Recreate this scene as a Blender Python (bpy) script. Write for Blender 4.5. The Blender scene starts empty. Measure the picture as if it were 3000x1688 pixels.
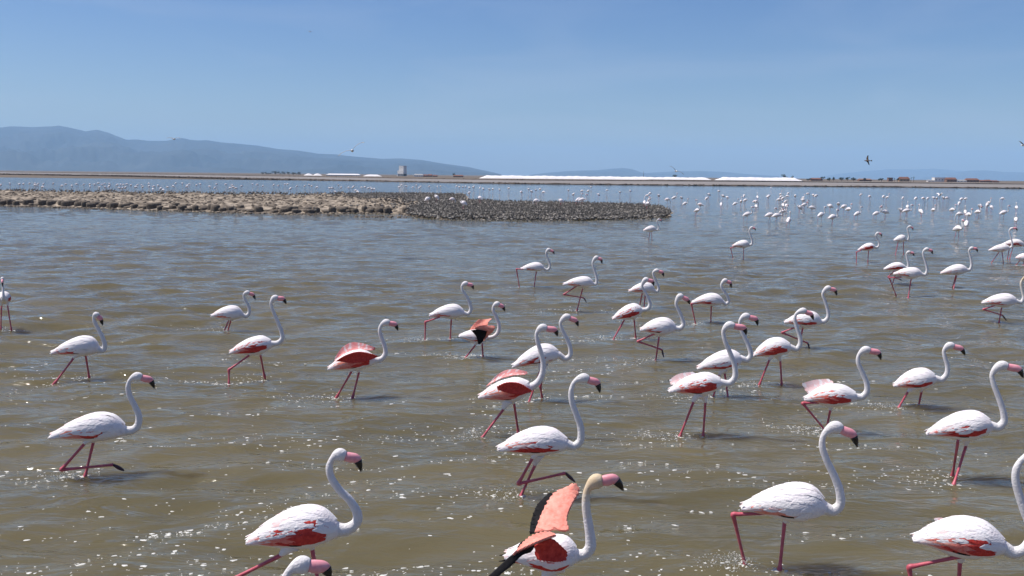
import bpy, math, random
import numpy as np
from mathutils import Vector, Matrix

random.seed(7)
rng = np.random.default_rng(11)
scene = bpy.context.scene
COL = scene.collection

# ------------------------------------------------------------------ camera
CAM_PITCH=0.12810029538659728
CAM_ROLL=0.010480982660629577

cam_data = bpy.data.cameras.new('camera')
cam_data.lens = 36.0 * 2562.0 / 3000.0
cam_data.sensor_width = 36.0
cam_data.clip_start = 0.1
cam_data.clip_end = 120000
camera = bpy.data.objects.new('camera', cam_data)
COL.objects.link(camera)
_c, _s = math.cos(CAM_ROLL), math.sin(CAM_ROLL)
_up0 = Vector((0, math.sin(CAM_PITCH), math.cos(CAM_PITCH)))
_fw = Vector((0, math.cos(CAM_PITCH), -math.sin(CAM_PITCH)))
_rt = Vector((1, 0, 0)) * _c + _up0 * _s
_up = _up0 * _c - Vector((1, 0, 0)) * _s
camera.matrix_world = Matrix(((_rt.x, _up.x, -_fw.x, 0), (_rt.y, _up.y, -_fw.y, 0), (_rt.z, _up.z, -_fw.z, 3.6), (0, 0, 0, 1)))
scene.camera = camera

# ------------------------------------------------------------------ sky, sun, exposure
SUN_EL = math.radians(61)
SUN_AZ = math.radians(-80)          # clockwise from the viewing direction (+Y)
world = bpy.data.worlds.new('World')
scene.world = world
world.use_nodes = True
nt = world.node_tree
nt.nodes.clear()
w_out = nt.nodes.new('ShaderNodeOutputWorld')
w_bg = nt.nodes.new('ShaderNodeBackground')
w_sky = nt.nodes.new('ShaderNodeTexSky')
w_sky.sky_type = 'NISHITA'
w_sky.sun_disc = False
w_sky.sun_elevation = SUN_EL
w_sky.sun_rotation = SUN_AZ
w_sky.air_density = 1.0
w_sky.dust_density = 0.8
w_sky.ozone_density = 5.0
w_sky.altitude = 0
# thin high cirrus, very faint
w_tc = nt.nodes.new('ShaderNodeTexCoord')
w_map = nt.nodes.new('ShaderNodeMapping')
w_map.inputs['Scale'].default_value = (1.6, 1.2, 9.0)
w_map.inputs['Rotation'].default_value = (0.0, 0.12, 0.3)
w_no = nt.nodes.new('ShaderNodeTexNoise')
w_no.inputs['Scale'].default_value = 1.7
w_no.inputs['Detail'].default_value = 6
w_no.inputs['Distortion'].default_value = 0.6
w_rmp = nt.nodes.new('ShaderNodeMapRange')
w_rmp.inputs['From Min'].default_value = 0.48
w_rmp.inputs['From Max'].default_value = 0.85
w_rmp.inputs['To Max'].default_value = 0.30
w_mix = nt.nodes.new('ShaderNodeMix')
w_mix.data_type = 'RGBA'
w_mix.inputs['B'].default_value = (6.2, 6.7, 7.4, 1)
nt.links.new(w_tc.outputs['Generated'], w_map.inputs['Vector'])
nt.links.new(w_map.outputs['Vector'], w_no.inputs['Vector'])
nt.links.new(w_no.outputs['Fac'], w_rmp.inputs['Value'])
nt.links.new(w_rmp.outputs['Result'], w_mix.inputs['Factor'])
nt.links.new(w_sky.outputs['Color'], w_mix.inputs['A'])
w_hs = nt.nodes.new('ShaderNodeHueSaturation')
w_hs.inputs['Saturation'].default_value = 1.24
w_hs.inputs['Hue'].default_value = 0.513
nt.links.new(w_mix.outputs['Result'], w_hs.inputs['Color'])
nt.links.new(w_hs.outputs['Color'], w_bg.inputs['Color'])
w_bg.inputs['Strength'].default_value = 0.072
nt.links.new(w_bg.outputs['Background'], w_out.inputs['Surface'])

sun_data = bpy.data.lights.new('sun', 'SUN')
sun_data.energy = 4.2
sun_data.angle = math.radians(0.53)
sun_data.color = (1.0, 0.955, 0.89)
sun = bpy.data.objects.new('sun', sun_data)
COL.objects.link(sun)
sun_dir = Vector((math.sin(SUN_AZ) * math.cos(SUN_EL), math.cos(SUN_AZ) * math.cos(SUN_EL), math.sin(SUN_EL)))
sun.rotation_euler = (-sun_dir).to_track_quat('-Z', 'Y').to_euler()

scene.view_settings.view_transform = 'Standard'
scene.view_settings.look = 'None'
scene.view_settings.exposure = 0.5
scene.view_settings.gamma = 1.0
scene.view_settings.use_curve_mapping = False
scene.render.engine = 'CYCLES'
scene.cycles.volume_bounces = 2
scene.render.resolution_x = 1024
scene.render.resolution_y = 576

# ------------------------------------------------------------------ materials
def mat(name, col, rough=0.8, var=0.0, vscale=8.0, col2=None, bump=0.0, bscale=40.0, spec=0.5, stretch=None, detail=4):
    m = bpy.data.materials.new(name)
    m.use_nodes = True
    n = m.node_tree
    b = n.nodes['Principled BSDF']
    b.inputs['Base Color'].default_value = (*col, 1)
    b.inputs['Roughness'].default_value = rough
    b.inputs['Specular IOR Level'].default_value = spec
    tc = n.nodes.new('ShaderNodeTexCoord')
    vec = tc.outputs['Object']
    if stretch:
        mp = n.nodes.new('ShaderNodeMapping')
        mp.inputs['Scale'].default_value = stretch
        n.links.new(vec, mp.inputs['Vector'])
        vec = mp.outputs['Vector']
    if col2 is not None:
        no = n.nodes.new('ShaderNodeTexNoise')
        no.inputs['Scale'].default_value = vscale
        no.inputs['Detail'].default_value = detail
        n.links.new(vec, no.inputs['Vector'])
        mr = n.nodes.new('ShaderNodeMapRange')
        mr.inputs['From Min'].default_value = 0.5 - 0.5 * (1 - var) * 0.6
        mr.inputs['From Max'].default_value = 0.5 + 0.5 * (1 - var) * 0.6
        n.links.new(no.outputs['Fac'], mr.inputs['Value'])
        mx = n.nodes.new('ShaderNodeMix')
        mx.data_type = 'RGBA'
        mx.inputs['A'].default_value = (*col, 1)
        mx.inputs['B'].default_value = (*col2, 1)
        n.links.new(mr.outputs['Result'], mx.inputs['Factor'])
        n.links.new(mx.outputs['Result'], b.inputs['Base Color'])
    if bump:
        nb = n.nodes.new('ShaderNodeTexNoise')
        nb.inputs['Scale'].default_value = bscale
        nb.inputs['Detail'].default_value = 5
        n.links.new(vec, nb.inputs['Vector'])
        bp = n.nodes.new('ShaderNodeBump')
        bp.inputs['Strength'].default_value = 1.0
        bp.inputs['Distance'].default_value = bump
        n.links.new(nb.outputs['Fac'], bp.inputs['Height'])
        n.links.new(bp.outputs['Normal'], b.inputs['Normal'])
    return m

M = {}
M['white'] = mat('plumage_white', (0.84, 0.808, 0.80), 0.9, .3, 9, (0.83, 0.745, 0.75), .006, 38, .25, (1, 1, 2.2))
M['neck'] = mat('neck_down', (0.76, 0.73, 0.72), 0.9, .2, 24, (0.70, 0.655, 0.65), .008, 55, .2)
M['tan'] = mat('stained_down', (0.62, 0.46, 0.28), 0.9, .3, 22, (0.72, 0.58, 0.42), .003, 120, .2)
M['tan2'] = mat('stained_down_light', (0.69, 0.59, 0.46), 0.9, .3, 22, (0.72, 0.64, 0.54), .006, 55, .2)
M['tan3'] = mat('stained_down_faint', (0.73, 0.67, 0.60), 0.9, .3, 22, (0.75, 0.69, 0.63), .006, 55, .2)
M['red'] = mat('covert_red', (0.66, 0.065, 0.05), 0.8, .4, 34, (0.45, 0.028, 0.024), .004, 70, .3)
M['pinkred'] = mat('covert_pinkred', (0.70, 0.115, 0.088), 0.75, .2, 34, (0.78, 0.30, 0.25), .004, 70, .3)
M['pink'] = mat('covert_salmon', (0.80, 0.20, 0.145), 0.7, .1, 24, (0.82, 0.40, 0.31), .004, 60, .3)
M['rose'] = mat('covert_rose', (0.82, 0.40, 0.38), 0.75, .3, 24, (0.80, 0.24, 0.22), .004, 60, .3)
M['palecoral'] = mat('covert_pale_coral', (0.82, 0.36, 0.28), 0.7, .3, 30, (0.80, 0.22, 0.16), .004, 60, .3)
M['palepink'] = mat('feather_pale_pink', (0.80, 0.66, 0.65), 0.8, .1, 16, (0.80, 0.50, 0.48), .003, 60, .3)
M['black'] = mat('flight_black', (0.009, 0.008, 0.009), 0.85, .3, 40, (0.016, 0.015, 0.016), .003, 60, .15)
M['leg'] = mat('leg_pink', (0.62, 0.12, 0.16), 0.42, .3, 22, (0.42, 0.065, 0.09), .001, 160, .5)
M['foot'] = mat('foot_dark', (0.09, 0.02, 0.028), 0.4, .2, 50, (0.035, 0.014, 0.016), .001, 160, .5)
M['bill'] = mat('bill_pink', (0.82, 0.40, 0.43), 0.4, .2, 30, (0.72, 0.23, 0.28), 0, 1, .5)
M['billtip'] = mat('bill_black', (0.012, 0.011, 0.012), 0.25, 0, 1, None, 0, 1, .5)
M['eye'] = mat('eye_yellow', (0.75, 0.5, 0.12), 0.2)
M['chick'] = mat('chick_grey_down', (0.19, 0.175, 0.155), 0.95, .0, 7, (0.085, 0.078, 0.072), .01, 40, .1)
M['chick2'] = mat('chick_brown_down', (0.36, 0.33, 0.29), 0.95, .0, 7, (0.18, 0.16, 0.145), .01, 40, .1)
M['guano'] = mat('dried_mud_pale', (0.37, 0.305, 0.235), 0.95, .6, 1.3, (0.10, 0.08, 0.062), .12, 3.0, .15, (1, .8, 1), 8)
M['rock'] = mat('mud_block', (0.20, 0.165, 0.13), 0.95, .1, 3.5, (0.075, 0.06, 0.05), .06, 8, .2)
M['bank'] = mat('dike_earth', (0.11, 0.085, 0.068), 0.95, .1, .35, (0.05, 0.038, 0.03), .1, 2, .1)
M['scrub'] = mat('scrub_dark', (0.05, 0.04, 0.03), 0.95, .1, .8, (0.085, 0.062, 0.045), 0, 2, .1)
M['flat'] = mat('salt_mud', (0.17, 0.15, 0.135), 0.9, .1, .02, (0.25, 0.225, 0.21), 0, 1, .2, (1, .4, 1))
M['land'] = mat('far_land', (0.17, 0.13, 0.095), 0.95, .0, .006, (0.10, 0.08, 0.06), 0, 1, .1, (1, .25, 1))
M['saltband'] = mat('salt_track', (0.62, 0.55, 0.50), 0.9, .1, .03, (0.5, 0.42, 0.37), 0, 1, .2)
M['salt'] = mat('salt', (0.80, 0.77, 0.765), 0.9, .1, .18, (0.72, 0.67, 0.65), .25, 1.0, .2, (1, 1, .3))
M['hill'] = mat('hill_scrub_haze_tint', (0.022, 0.034, 0.046), 0.95, .35, .0013, (0.058, 0.068, 0.075), 0, 1, .1, None, 7)  # scrub tone with the blue of distant haze put into its colour
M['tree'] = mat('far_leaves', (0.028, 0.040, 0.022), 0.9, .2, 1.2, (0.05, 0.06, 0.03), 0, 1, .1)
M['trunk'] = mat('far_trunk', (0.07, 0.05, 0.035), 0.9)
M['roof'] = mat('roof_tile_red', (0.21, 0.095, 0.07), 0.9, .2, .9, (0.15, 0.075, 0.055), 0, 1, .2)
M['roofgrey'] = mat('roof_sheet_grey', (0.34, 0.33, 0.33), 0.6, .2, .5, (0.24, 0.23, 0.22), 0, 1, .4)
M['wall_ochre'] = mat('wall_ochre', (0.42, 0.27, 0.15), 0.9, .2, .8, (0.35, 0.22, 0.13), 0, 1, .2)
M['wall_brown'] = mat('wall_brown', (0.26, 0.15, 0.11), 0.9, .2, .8, (0.2, 0.12, 0.09), 0, 1, .2)
M['wall_pale'] = mat('wall_pale', (0.82, 0.80, 0.77), 0.9, .2, .3, (0.70, 0.66, 0.62), 0, 1, .2)
M['wall_grey'] = mat('wall_grey', (0.62, 0.62, 0.63), 0.85, .2, .3, (0.52, 0.52, 0.53), 0, 1, .2)
M['window'] = mat('window_dark', (0.03, 0.035, 0.045), 0.2)
M['gull'] = mat('gull_white', (0.72, 0.70, 0.68), 0.8)
M['gullgrey'] = mat('gull_grey', (0.33, 0.31, 0.30), 0.8)
M['brownbird'] = mat('bird_brown', (0.09, 0.06, 0.045), 0.8)
M['foam'] = mat('foam_white', (0.72, 0.71, 0.67), 0.5, .2, 60, (0.48, 0.46, 0.40), .002, 200, .5)

# ------------------------------------------------------------------ water material
m = bpy.data.materials.new('lagoon_water')
m.use_nodes = True
n = m.node_tree
b = n.nodes['Principled BSDF']
b.inputs['Roughness'].default_value = 0.05
b.inputs['IOR'].default_value = 1.33
b.inputs['Specular IOR Level'].default_value = 0.44
b.inputs['Subsurface Weight'].default_value = 1.0
b.subsurface_method = 'BURLEY'
b.inputs['Subsurface Radius'].default_value = (1.0, .8, .5)
b.inputs['Subsurface Scale'].default_value = 0.8
tc = n.nodes.new('ShaderNodeTexCoord')
def noise(vec, sc, det, dist=0.0, rough=0.55):
    t = n.nodes.new('ShaderNodeTexNoise')
    t.inputs['Scale'].default_value = sc
    t.inputs['Detail'].default_value = det
    t.inputs['Distortion'].default_value = dist
    t.inputs['Roughness'].default_value = rough
    n.links.new(vec, t.inputs['Vector'])
    return t.outputs['Fac']
def mapping(sc, rot=(0, 0, 0)):
    t = n.nodes.new('ShaderNodeMapping')
    t.inputs['Scale'].default_value = sc
    t.inputs['Rotation'].default_value = rot
    n.links.new(tc.outputs['Object'], t.inputs['Vector'])
    return t.outputs['Vector']
v1 = mapping((.25, .6, 1), (0, 0, .15))
f1 = noise(v1, 1.0, 5, .5)
mr = n.nodes.new('ShaderNodeMapRange')
mr.inputs['From Min'].default_value = .38
mr.inputs['From Max'].default_value = .62
n.links.new(f1, mr.inputs['Value'])
mx = n.nodes.new('ShaderNodeMix')
mx.data_type = 'RGBA'
mx.inputs['A'].default_value = (0.099, 0.084, 0.045, 1)
mx.inputs['B'].default_value = (0.122, 0.103, 0.058, 1)
n.links.new(mr.outputs['Result'], mx.inputs['Factor'])
n.links.new(mx.outputs['Result'], b.inputs['Base Color'])
v2 = mapping((3.0, 6.5, 3), (0, 0, .12))
h2 = noise(v2, 1.0, 3, .3)
v3 = mapping((11, 20, 8), (0, 0, -.2))
h3 = noise(v3, 1.0, 2, .2)
add = n.nodes.new('ShaderNodeMath'); add.operation = 'MULTIPLY_ADD'
add.inputs[1].default_value = 0.0013
v4 = mapping((.8, 2.2, 1), (0, 0, .08))
h4 = noise(v4, 1.0, 4, .4)
m2 = n.nodes.new('ShaderNodeMath'); m2.operation = 'MULTIPLY'; m2.inputs[1].default_value = 0.0065
n.links.new(h2, m2.inputs[0])
m4 = n.nodes.new('ShaderNodeMath'); m4.operation = 'MULTIPLY_ADD'; m4.inputs[1].default_value = 0.13
n.links.new(h4, m4.inputs[0]); n.links.new(m2.outputs[0], m4.inputs[2])
n.links.new(h3, add.inputs[0]); n.links.new(m4.outputs[0], add.inputs[2])
bp = n.nodes.new('ShaderNodeBump')
bp.inputs['Strength'].default_value = 1.0
bp.inputs['Distance'].default_value = 1.0
n.links.new(add.outputs[0], bp.inputs['Height'])
n.links.new(bp.outputs['Normal'], b.inputs['Normal'])
M['water'] = m

# ------------------------------------------------------------------ mesh helpers
def mk(name, V, Fc, mats, mi=None, smooth=True, parent=None, link=True, loc=None):
    me = bpy.data.meshes.new(name)
    me.from_pydata([tuple(v) for v in V], [], Fc)
    for q in mats:
        me.materials.append(q)
    if mi is not None:
        me.polygons.foreach_set('material_index', np.array(mi, dtype=np.int32))
    if smooth:
        me.polygons.foreach_set('use_smooth', np.ones(len(me.polygons), dtype=bool))
    me.update()
    if not link:
        return me
    o = bpy.data.objects.new(name, me)
    COL.objects.link(o)
    if parent is not None:
        o.parent = parent
    if loc is not None:
        o.location = loc
    return o

def tag(o, label=None, cat=None, group=None, kind=None):
    if label: o['label'] = label
    if cat: o['category'] = cat
    if group: o['group'] = group
    if kind: o['kind'] = kind
    return o

class MB:
    def __init__(s): s.V = []; s.F = []; s.m = []
    def add(s, V, Fc, mi=0):
        o = len(s.V); s.V.extend(V)
        for f in Fc:
            s.F.append(tuple(i + o for i in f)); s.m.append(mi)
    def tube(s, P, RV, RL, n=10, mi=0, cap=True, side=None, mis=None):
        """sweep; P points, RV radius along the up side, RL radius along the side axis"""
        P = [np.array(p, float) for p in P]
        k = len(P); rings = []
        sd0 = np.array(side if side is not None else (0, 1, 0), float)
        V = []
        for i in range(k):
            t = P[min(i + 1, k - 1)] - P[max(i - 1, 0)]
            t = t / (np.linalg.norm(t) + 1e-9)
            sd = sd0 - t * np.dot(sd0, t)
            if np.linalg.norm(sd) < .05:
                sd = np.array((1., 0, 0)) - t * t[0]
            sd /= np.linalg.norm(sd)
            up = np.cross(t, sd)
            for j in range(n):
                a = 2 * math.pi * j / n
                V.append(P[i] + up * (math.cos(a) * RV[i]) + sd * (math.sin(a) * RL[i]))
        o = len(s.V)
        s.V.extend(V)
        for i in range(k - 1):
            for j in range(n):
                a = o + i * n + j; b_ = o + i * n + (j + 1) % n
                s.F.append((a, b_, b_ + n, a + n)); s.m.append(mis[i] if mis else mi)
        if cap:
            s.F.append(tuple(o + j for j in range(n))[::-1]); s.m.append(mis[0] if mis else mi)
            s.F.append(tuple(o + (k - 1) * n + j for j in range(n))); s.m.append(mis[-1] if mis else mi)
    def box(s, c, d, mi=0, rot=0):
        cx, cy, cz = c; x, y, z = d[0] / 2, d[1] / 2, d[2] / 2
        V = [(cx + a * x, cy + b_ * y, cz + e * z) for a in (-1, 1) for b_ in (-1, 1) for e in (-1, 1)]
        s.add(V, [(0, 1, 3, 2), (4, 6, 7, 5), (0, 4, 5, 1), (2, 3, 7, 6), (0, 2, 6, 4), (1, 5, 7, 3)], mi)
    def build(s, name, mats, **kw):
        return mk(name, s.V, s.F, mats, s.m, **kw)

def spline(P, R, sub):
    """Catmull-Rom through points P with a list of radius tuples R"""
    A = np.hstack([np.array(P, float), np.array(R, float)])
    A = np.vstack([2 * A[0] - A[1], A, 2 * A[-1] - A[-2]])
    out = []
    for i in range(1, len(A) - 2):
        d = [max(np.linalg.norm(A[i + q, :3] - A[i + q - 1, :3]), 1e-4) ** .5 for q in (0, 1, 2)]
        t0 = 0; t1 = d[0]; t2 = t1 + d[1]; t3 = t2 + d[2]
        for j in range(sub):
            t = t1 + (t2 - t1) * j / sub
            a1 = (t1 - t) / (t1 - t0) * A[i - 1] + (t - t0) / (t1 - t0) * A[i]
            a2 = (t2 - t) / (t2 - t1) * A[i] + (t - t1) / (t2 - t1) * A[i + 1]
            a3 = (t3 - t) / (t3 - t2) * A[i + 1] + (t - t2) / (t3 - t2) * A[i + 2]
            b1 = (t2 - t) / (t2 - t0) * a1 + (t - t0) / (t2 - t0) * a2
            b2 = (t3 - t) / (t3 - t1) * a2 + (t - t1) / (t3 - t1) * a3
            out.append((t2 - t) / (t2 - t1) * b1 + (t - t1) / (t2 - t1) * b2)
    out.append(A[-2])
    A = np.array(out)
    return A[:, :3], np.maximum(A[:, 3:], .001)

# ------------------------------------------------------------------ flamingo builder
class Torso:
    def __init__(s, P, RV, RL):
        s.P = P; s.RV = RV; s.RL = RL
        s.L = np.concatenate([[0], np.cumsum(np.linalg.norm(np.diff(P, axis=0), axis=1))])
        s.len = s.L[-1]
    def at(s, a, phi, side):
        x = a * s.len
        i = min(max(int(np.searchsorted(s.L, x)) - 1, 0), len(s.L) - 2)
        f = (x - s.L[i]) / (s.L[i + 1] - s.L[i] + 1e-9)
        f = max(f, -6.0)
        p = s.P[i] + (s.P[i + 1] - s.P[i]) * f
        fc = min(max(f, 0), 1)
        rv = s.RV[i] + (s.RV[i + 1] - s.RV[i]) * fc
        rl = s.RL[i] + (s.RL[i + 1] - s.RL[i]) * fc
        rv = max(rv, .038); rl = max(rl, .045)
        k0 = max(i - 2, 0); k1 = min(i + 3, len(s.P) - 1)
        t = s.P[k1] - s.P[k0]; t /= np.linalg.norm(t)
        sd = np.array((0, side, 0.)); up = np.array((-t[2], 0, t[0]))
        nrm = up * (math.cos(phi) / rv) + sd * (math.sin(phi) / rl)
        nrm /= np.linalg.norm(nrm)
        return p + up * (rv * math.cos(phi)) + sd * (rl * math.sin(phi)), nrm, (rv + rl) / 2

def feather(mb, T, side, a0, ph0, ln, dph, w, off, lift, mi, seg=5):
    prof = [.45, .85, 1.0, .92, .55, .12] if seg == 5 else [.5, 1.0, .75, .12]
    V = []; n_ = len(prof)
    for i in range(n_):
        s = i / (n_ - 1)
        a = a0 - ln * s / T.len
        _, _, r = T.at(a, ph0, side)
        for k in (-1, 0, 1):
            ph = ph0 + dph * s + k * w * prof[i] / max(r, .05)
            p, nr, _ = T.at(a, ph, side)
            V.append(p + nr * (off + lift * s + (0.003 if k == 0 else 0)))
    Fc = []
    for i in range(n_ - 1):
        for k in range(2):
            q = i * 3 + k
            f = (q, q + 1, q + 4, q + 3)
            Fc.append(f if side > 0 else f[::-1])
    mb.add(V, Fc, mi)

WM = None
def flamingo_parts(d, detail):
    """detail 2 nearest, 1 near, 0 far; returns dict of MB"""
    Tt = np.array(d['T']); B = np.array(d['B']); rb = min(d['rb'], .172)
    neck = [np.array(p) for p in d['neck']]; C = neck[0]
    H, D, E = [np.array(p) for p in d['head']]
    up = np.array((0, 0, 1.))
    ctl = [Tt, Tt + (B - Tt) * .22 + up * .012, Tt + (B - Tt) * .48 + up * .016, Tt + (B - Tt) * .77 + up * .008, B,
           B + (C - B) * .38 + up * .012, B + (C - B) * .72 + up * .004, C]
    fr = [.12, .36, .66, .93, 1.0, .93, .66, .36]
    fl = [.20, .42, .66, .86, .92, .86, .62, .36]
    rad = [(rb * a, rb * c) for a, c in zip(fr, fl)]
    tp, tr = spline(ctl, rad, 4 if detail else 2)
    T = Torso(tp, tr[:, 0], tr[:, 1])
    pts = list(ctl); rr = list(rad)
    nn = len(neck) - 1
    for i, p in enumerate(neck[1:], 1):
        f = (i - 1) / max(nn - 1, 1)
        r = .047 + (.034 - .047) * min(f * 2.2, 1) if f < .45 else .034 + (.0275 - .034) * (f - .45) / .55
        if i == 1: r = min(rb * .30, .054)
        pts.append(p); rr.append((r, r * .88))
    nH = len(pts)
    pts.append(H); rr.append((.058, .043))
    dn = (D - H)
    pts.append(H + dn * .34); rr.append((.045, .033))
    P, R = spline(pts, rr, 5 if detail == 2 else 4 if detail else 2)
    nseg = 18 if detail == 2 else 14 if detail else 8
    body = MB()
    sub = 5 if detail == 2 else 4 if detail else 2
    mis = []
    for i in range(len(P) - 1):
        seg = i / sub
        mis.append(0 if seg < 7 else ((2 if seg > len(neck) + 5.3 else 5 if seg > len(neck) + 4.4 else 6 if seg > len(neck) + 3.2 else 1) if d.get('tan') else 1))
    body.tube(P, R[:, 0], R[:, 1], nseg, mis=mis)
    # legs, part of the body
    for kind, L in d['legs']:
        L = [np.array(p) for p in L]
        hip = L[0]
        toB = B - hip; toB[1] = 0
        # feathered thigh
        q0 = hip + toB / (np.linalg.norm(toB) + 1e-6) * .13
        q0[1] = hip[1] * .9
        tpn, trn = spline([q0, q0 * .45 + hip * .55, hip], [(.085, .06), (.045, .038), (.019, .018)], 4 if detail else 2)
        body.tube(tpn, trn[:, 0], trn[:, 1], 10 if detail else 6, mi=0)
        if kind == 's':
            foot = L[1]
            dr = foot - hip
            dr = dr / np.linalg.norm(dr)
            end = foot + dr * .10
            deep = end + np.array((dr[0] * .12 + .03, 0, -.28))
            pl = [hip - dr * .03, hip + (foot - hip) * .5, foot - dr * .05, foot + dr * .015, end, deep]
            rl = [.019, .015, .0165, .0255, .017, .014]
            if np.linalg.norm(foot - hip) < .25:
                pl = [hip - dr * .02, foot, end, deep]; rl = [.0155, .016, .0135, .011]
        elif kind == 'b':
            ank, foot = L[1], L[2]
            d1 = (ank - hip) / np.linalg.norm(ank - hip); d2 = (foot - ank) / np.linalg.norm(foot - ank)
            pl = [hip - d1 * .03, hip + (ank - hip) * .5, ank - d1 * .045, ank, ank + d2 * .045, ank + (foot - ank) * .5, foot - d2 * .04, foot, foot + d2 * .08]
            rl = [.019, .0155, .020, .025, .020, .0145, .0155, .020, .015]
        else:
            ank, fj, toe = L[1], L[2], L[3]
            d1 = (ank - hip) / np.linalg.norm(ank - hip); d2 = (fj - ank) / np.linalg.norm(fj - ank)
            pl = [hip - d1 * .03, hip + (ank - hip) * .5, ank - d1 * .045, ank, ank + d2 * .045, ank + (fj - ank) * .5, fj - d2 * .05, fj]
            rl = [.019, .0155, .020, .025, .020, .0145, .0165, .020]
            dt = toe - fj
            for lat in ((-.022, 0, .022) if detail else (0,)):
                e = toe + np.array((0, lat, 0)) - dt * abs(lat) * 5
                tpn, trn = spline([fj, fj + dt * .5 + np.array((0, lat * .7, 0)), e], [(.015, .012), (.017, .011), (.006, .005)], 3)
                body.tube(tpn, trn[:, 0], trn[:, 1], 6, mi=4)
        lp, lr = spline(pl, [(r, r) for r in rl], 3 if detail else 1)
        k_ = 1 if detail else .6
        body.tube(lp, lr[:, 0] * k_, lr[:, 1] * k_, 8 if detail else 5, mi=3)
    out = {'body': body}
    # bill
    b0 = H + dn * .22
    bp_, br = spline([b0, H + dn * .66, D, D * .5 + E * .5 + (D - H) * .05, E], [(.036, .026), (.0435, .029), (.039, .024), (.026, .016), (.005, .004)], 5 if detail else 2)
    sp = 12 if detail else 5
    k = MB(); k.tube(bp_[:sp + 1], br[:sp + 1, 0], br[:sp + 1, 1], 12 if detail else 6)
    out['beak'] = k
    k = MB(); k.tube(bp_[sp:], br[sp:, 0] * 1.01, br[sp:, 1] * 1.01, 12 if detail else 6)
    out['beak_tip'] = k
    # wings
    rear, front, kk = d['red']
    out['wings'] = []
    for side in (-1, 1):
        w = MB(); fe = []
        R_ = math.radians
        rnd = random.Random(int(1000 * abs(d['rb'])) + side)
        seg = 5 if detail else 3
        def border(a):      # lower edge of the white scapulars
            f = min(max((a - .35) / .4, 0), 1)
            return rear + (front - rear) * f + 6
        if front > 105 and not detail:
            pass
        elif detail:
            for i in range(5):
                feather(w, T, side,   .60 - .05 * i, R_(121 - 4 * i), .22 + .01 * i, R_(-14), .018, .003, .004, 4)
            nr = 4
            for r in range(nr):
                for i in range(7):
                    a0 = .90 - .085 * i - rnd.uniform(0, .02)
                    ph = 112 - r * 17 + rnd.uniform(-3, 3)
                    # red at the front, pinker towards the tail
                    if ph < border(a0 - .1) - 12: continue
                    f = (0.72 - a0) / .4
                    z = kk + .10 + f * .6 + rnd.uniform(-.22, .22) - (.1 if r == 0 else 0)
                    mi = 1 if z < .38 else 2 if z < .72 else 3
                    feather(w, T, side, a0, R_(ph), .17 + .03 * rnd.random(), R_(-9 + 5 * rnd.random()), .026, .004 + .0015 * r, .006, mi)
        else:
            for r in range(2):
                for i in range(3):
                    feather(w, T, side, .85 - .18 * i, R_(108 - r * 22), .2, R_(-5), .045, .004, .006, 1 if kk < .38 else 2, 3)
            feather(w, T, side, .5, R_(118), .32, R_(-12), .02, .003, .004, 4, 3)
        # long white / pinkish tertials over the tail
        for i in range(6 if detail else 2):
            ph = 8 + i * (15 if detail else 45)
            feather(w, T, side, .42 + .02 * (i % 2), R_(ph), .42 * T.len / .75 * rnd.uniform(.9, 1.04) * .75, R_(rnd.uniform(4, 12)), .026 if detail else .05, .008, .004, 5 if rnd.random() < .3 else 0, seg)
        # scapulars
        rows = 5 if detail else 2
        for r in range(rows):
            for i in range(8 if detail else 3):
                a0 = (.97 if detail else .92) - (.082 if detail else .22) * i - .03 * (r % 2) + rnd.uniform(-.012, .012)
                bd = border(a0 - .1)
                ph = bd * (.05 + .83 * (rows - 1 - r) / max(rows - 1, 1)) + rnd.uniform(-2.5, 2.5)
                if r == 0: ph += rnd.uniform(-9, 8)
                tgt = w
                if detail == 2 and side == -1 and r in (0, 1):
                    tgt = MB(); fe.append(tgt)
                feather(tgt, T, side, a0, R_(ph), rnd.uniform(.14, .2) if detail else .25, R_(rnd.uniform(7, 17)), rnd.uniform(.027, .036) if detail else .06, .008 + .0012 * r, .0055, 5 if (rnd.random() < .05 and i > 4) else 0, seg)
        out['wings'].append((side, w, fe))
    out['sheets'] = []
    for mname, th, A, Bp in d.get('sheets', []):
        sh = MB()
        a_, _ = spline(A, [(1,)] * len(A), 5); b_, _ = spline(Bp, [(1,)] * len(Bp), 5)
        nU = 26
        def res(Q):
            L = np.concatenate([[0], np.cumsum(np.linalg.norm(np.diff(Q, axis=0), axis=1))])
            u = np.linspace(0, L[-1], nU)
            return np.stack([np.interp(u, L, Q[:, c]) for c in range(3)], 1)
        a_ = res(a_); b_ = res(b_)
        chord = np.linalg.norm((a_ - b_), axis=1).mean()
        n1 = np.cross(a_[-1] - a_[0], (b_ - a_).mean(0)); n1 /= np.linalg.norm(n1) + 1e-9
        nV = 9; V = []; Fc = []
        for layer in (0, 1):
            for i in range(nU):
                sc = rng.uniform(-.012, .012)
                for j in range(nV):
                    v = j / (nV - 1)
                    vv = v * (1 + sc * (v ** 3))
                    p = a_[i] + (b_[i] - a_[i]) * vv
                    p = p + n1 * (math.sin(v * math.pi) * chord * .09 + .004 * math.sin(i * math.pi) + .004 * ((i % 2) - .5) * v)
                    p = p - n1 * (layer * th * (1 - .8 * v))
                    V.append(p)
        N1 = nU * nV
        for i in range(nU - 1):
            for j in range(nV - 1):
                q = i * nV + j
                Fc.append((q, q + 1, q + nV + 1, q + nV)); Fc.append((N1 + q, N1 + q + nV, N1 + q + nV + 1, N1 + q + 1))
            q = i * nV; Fc.append((q, q + nV, N1 + q + nV, N1 + q))
            q = i * nV + nV - 1; Fc.append((q, N1 + q, N1 + q + nV, q + nV))
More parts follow.
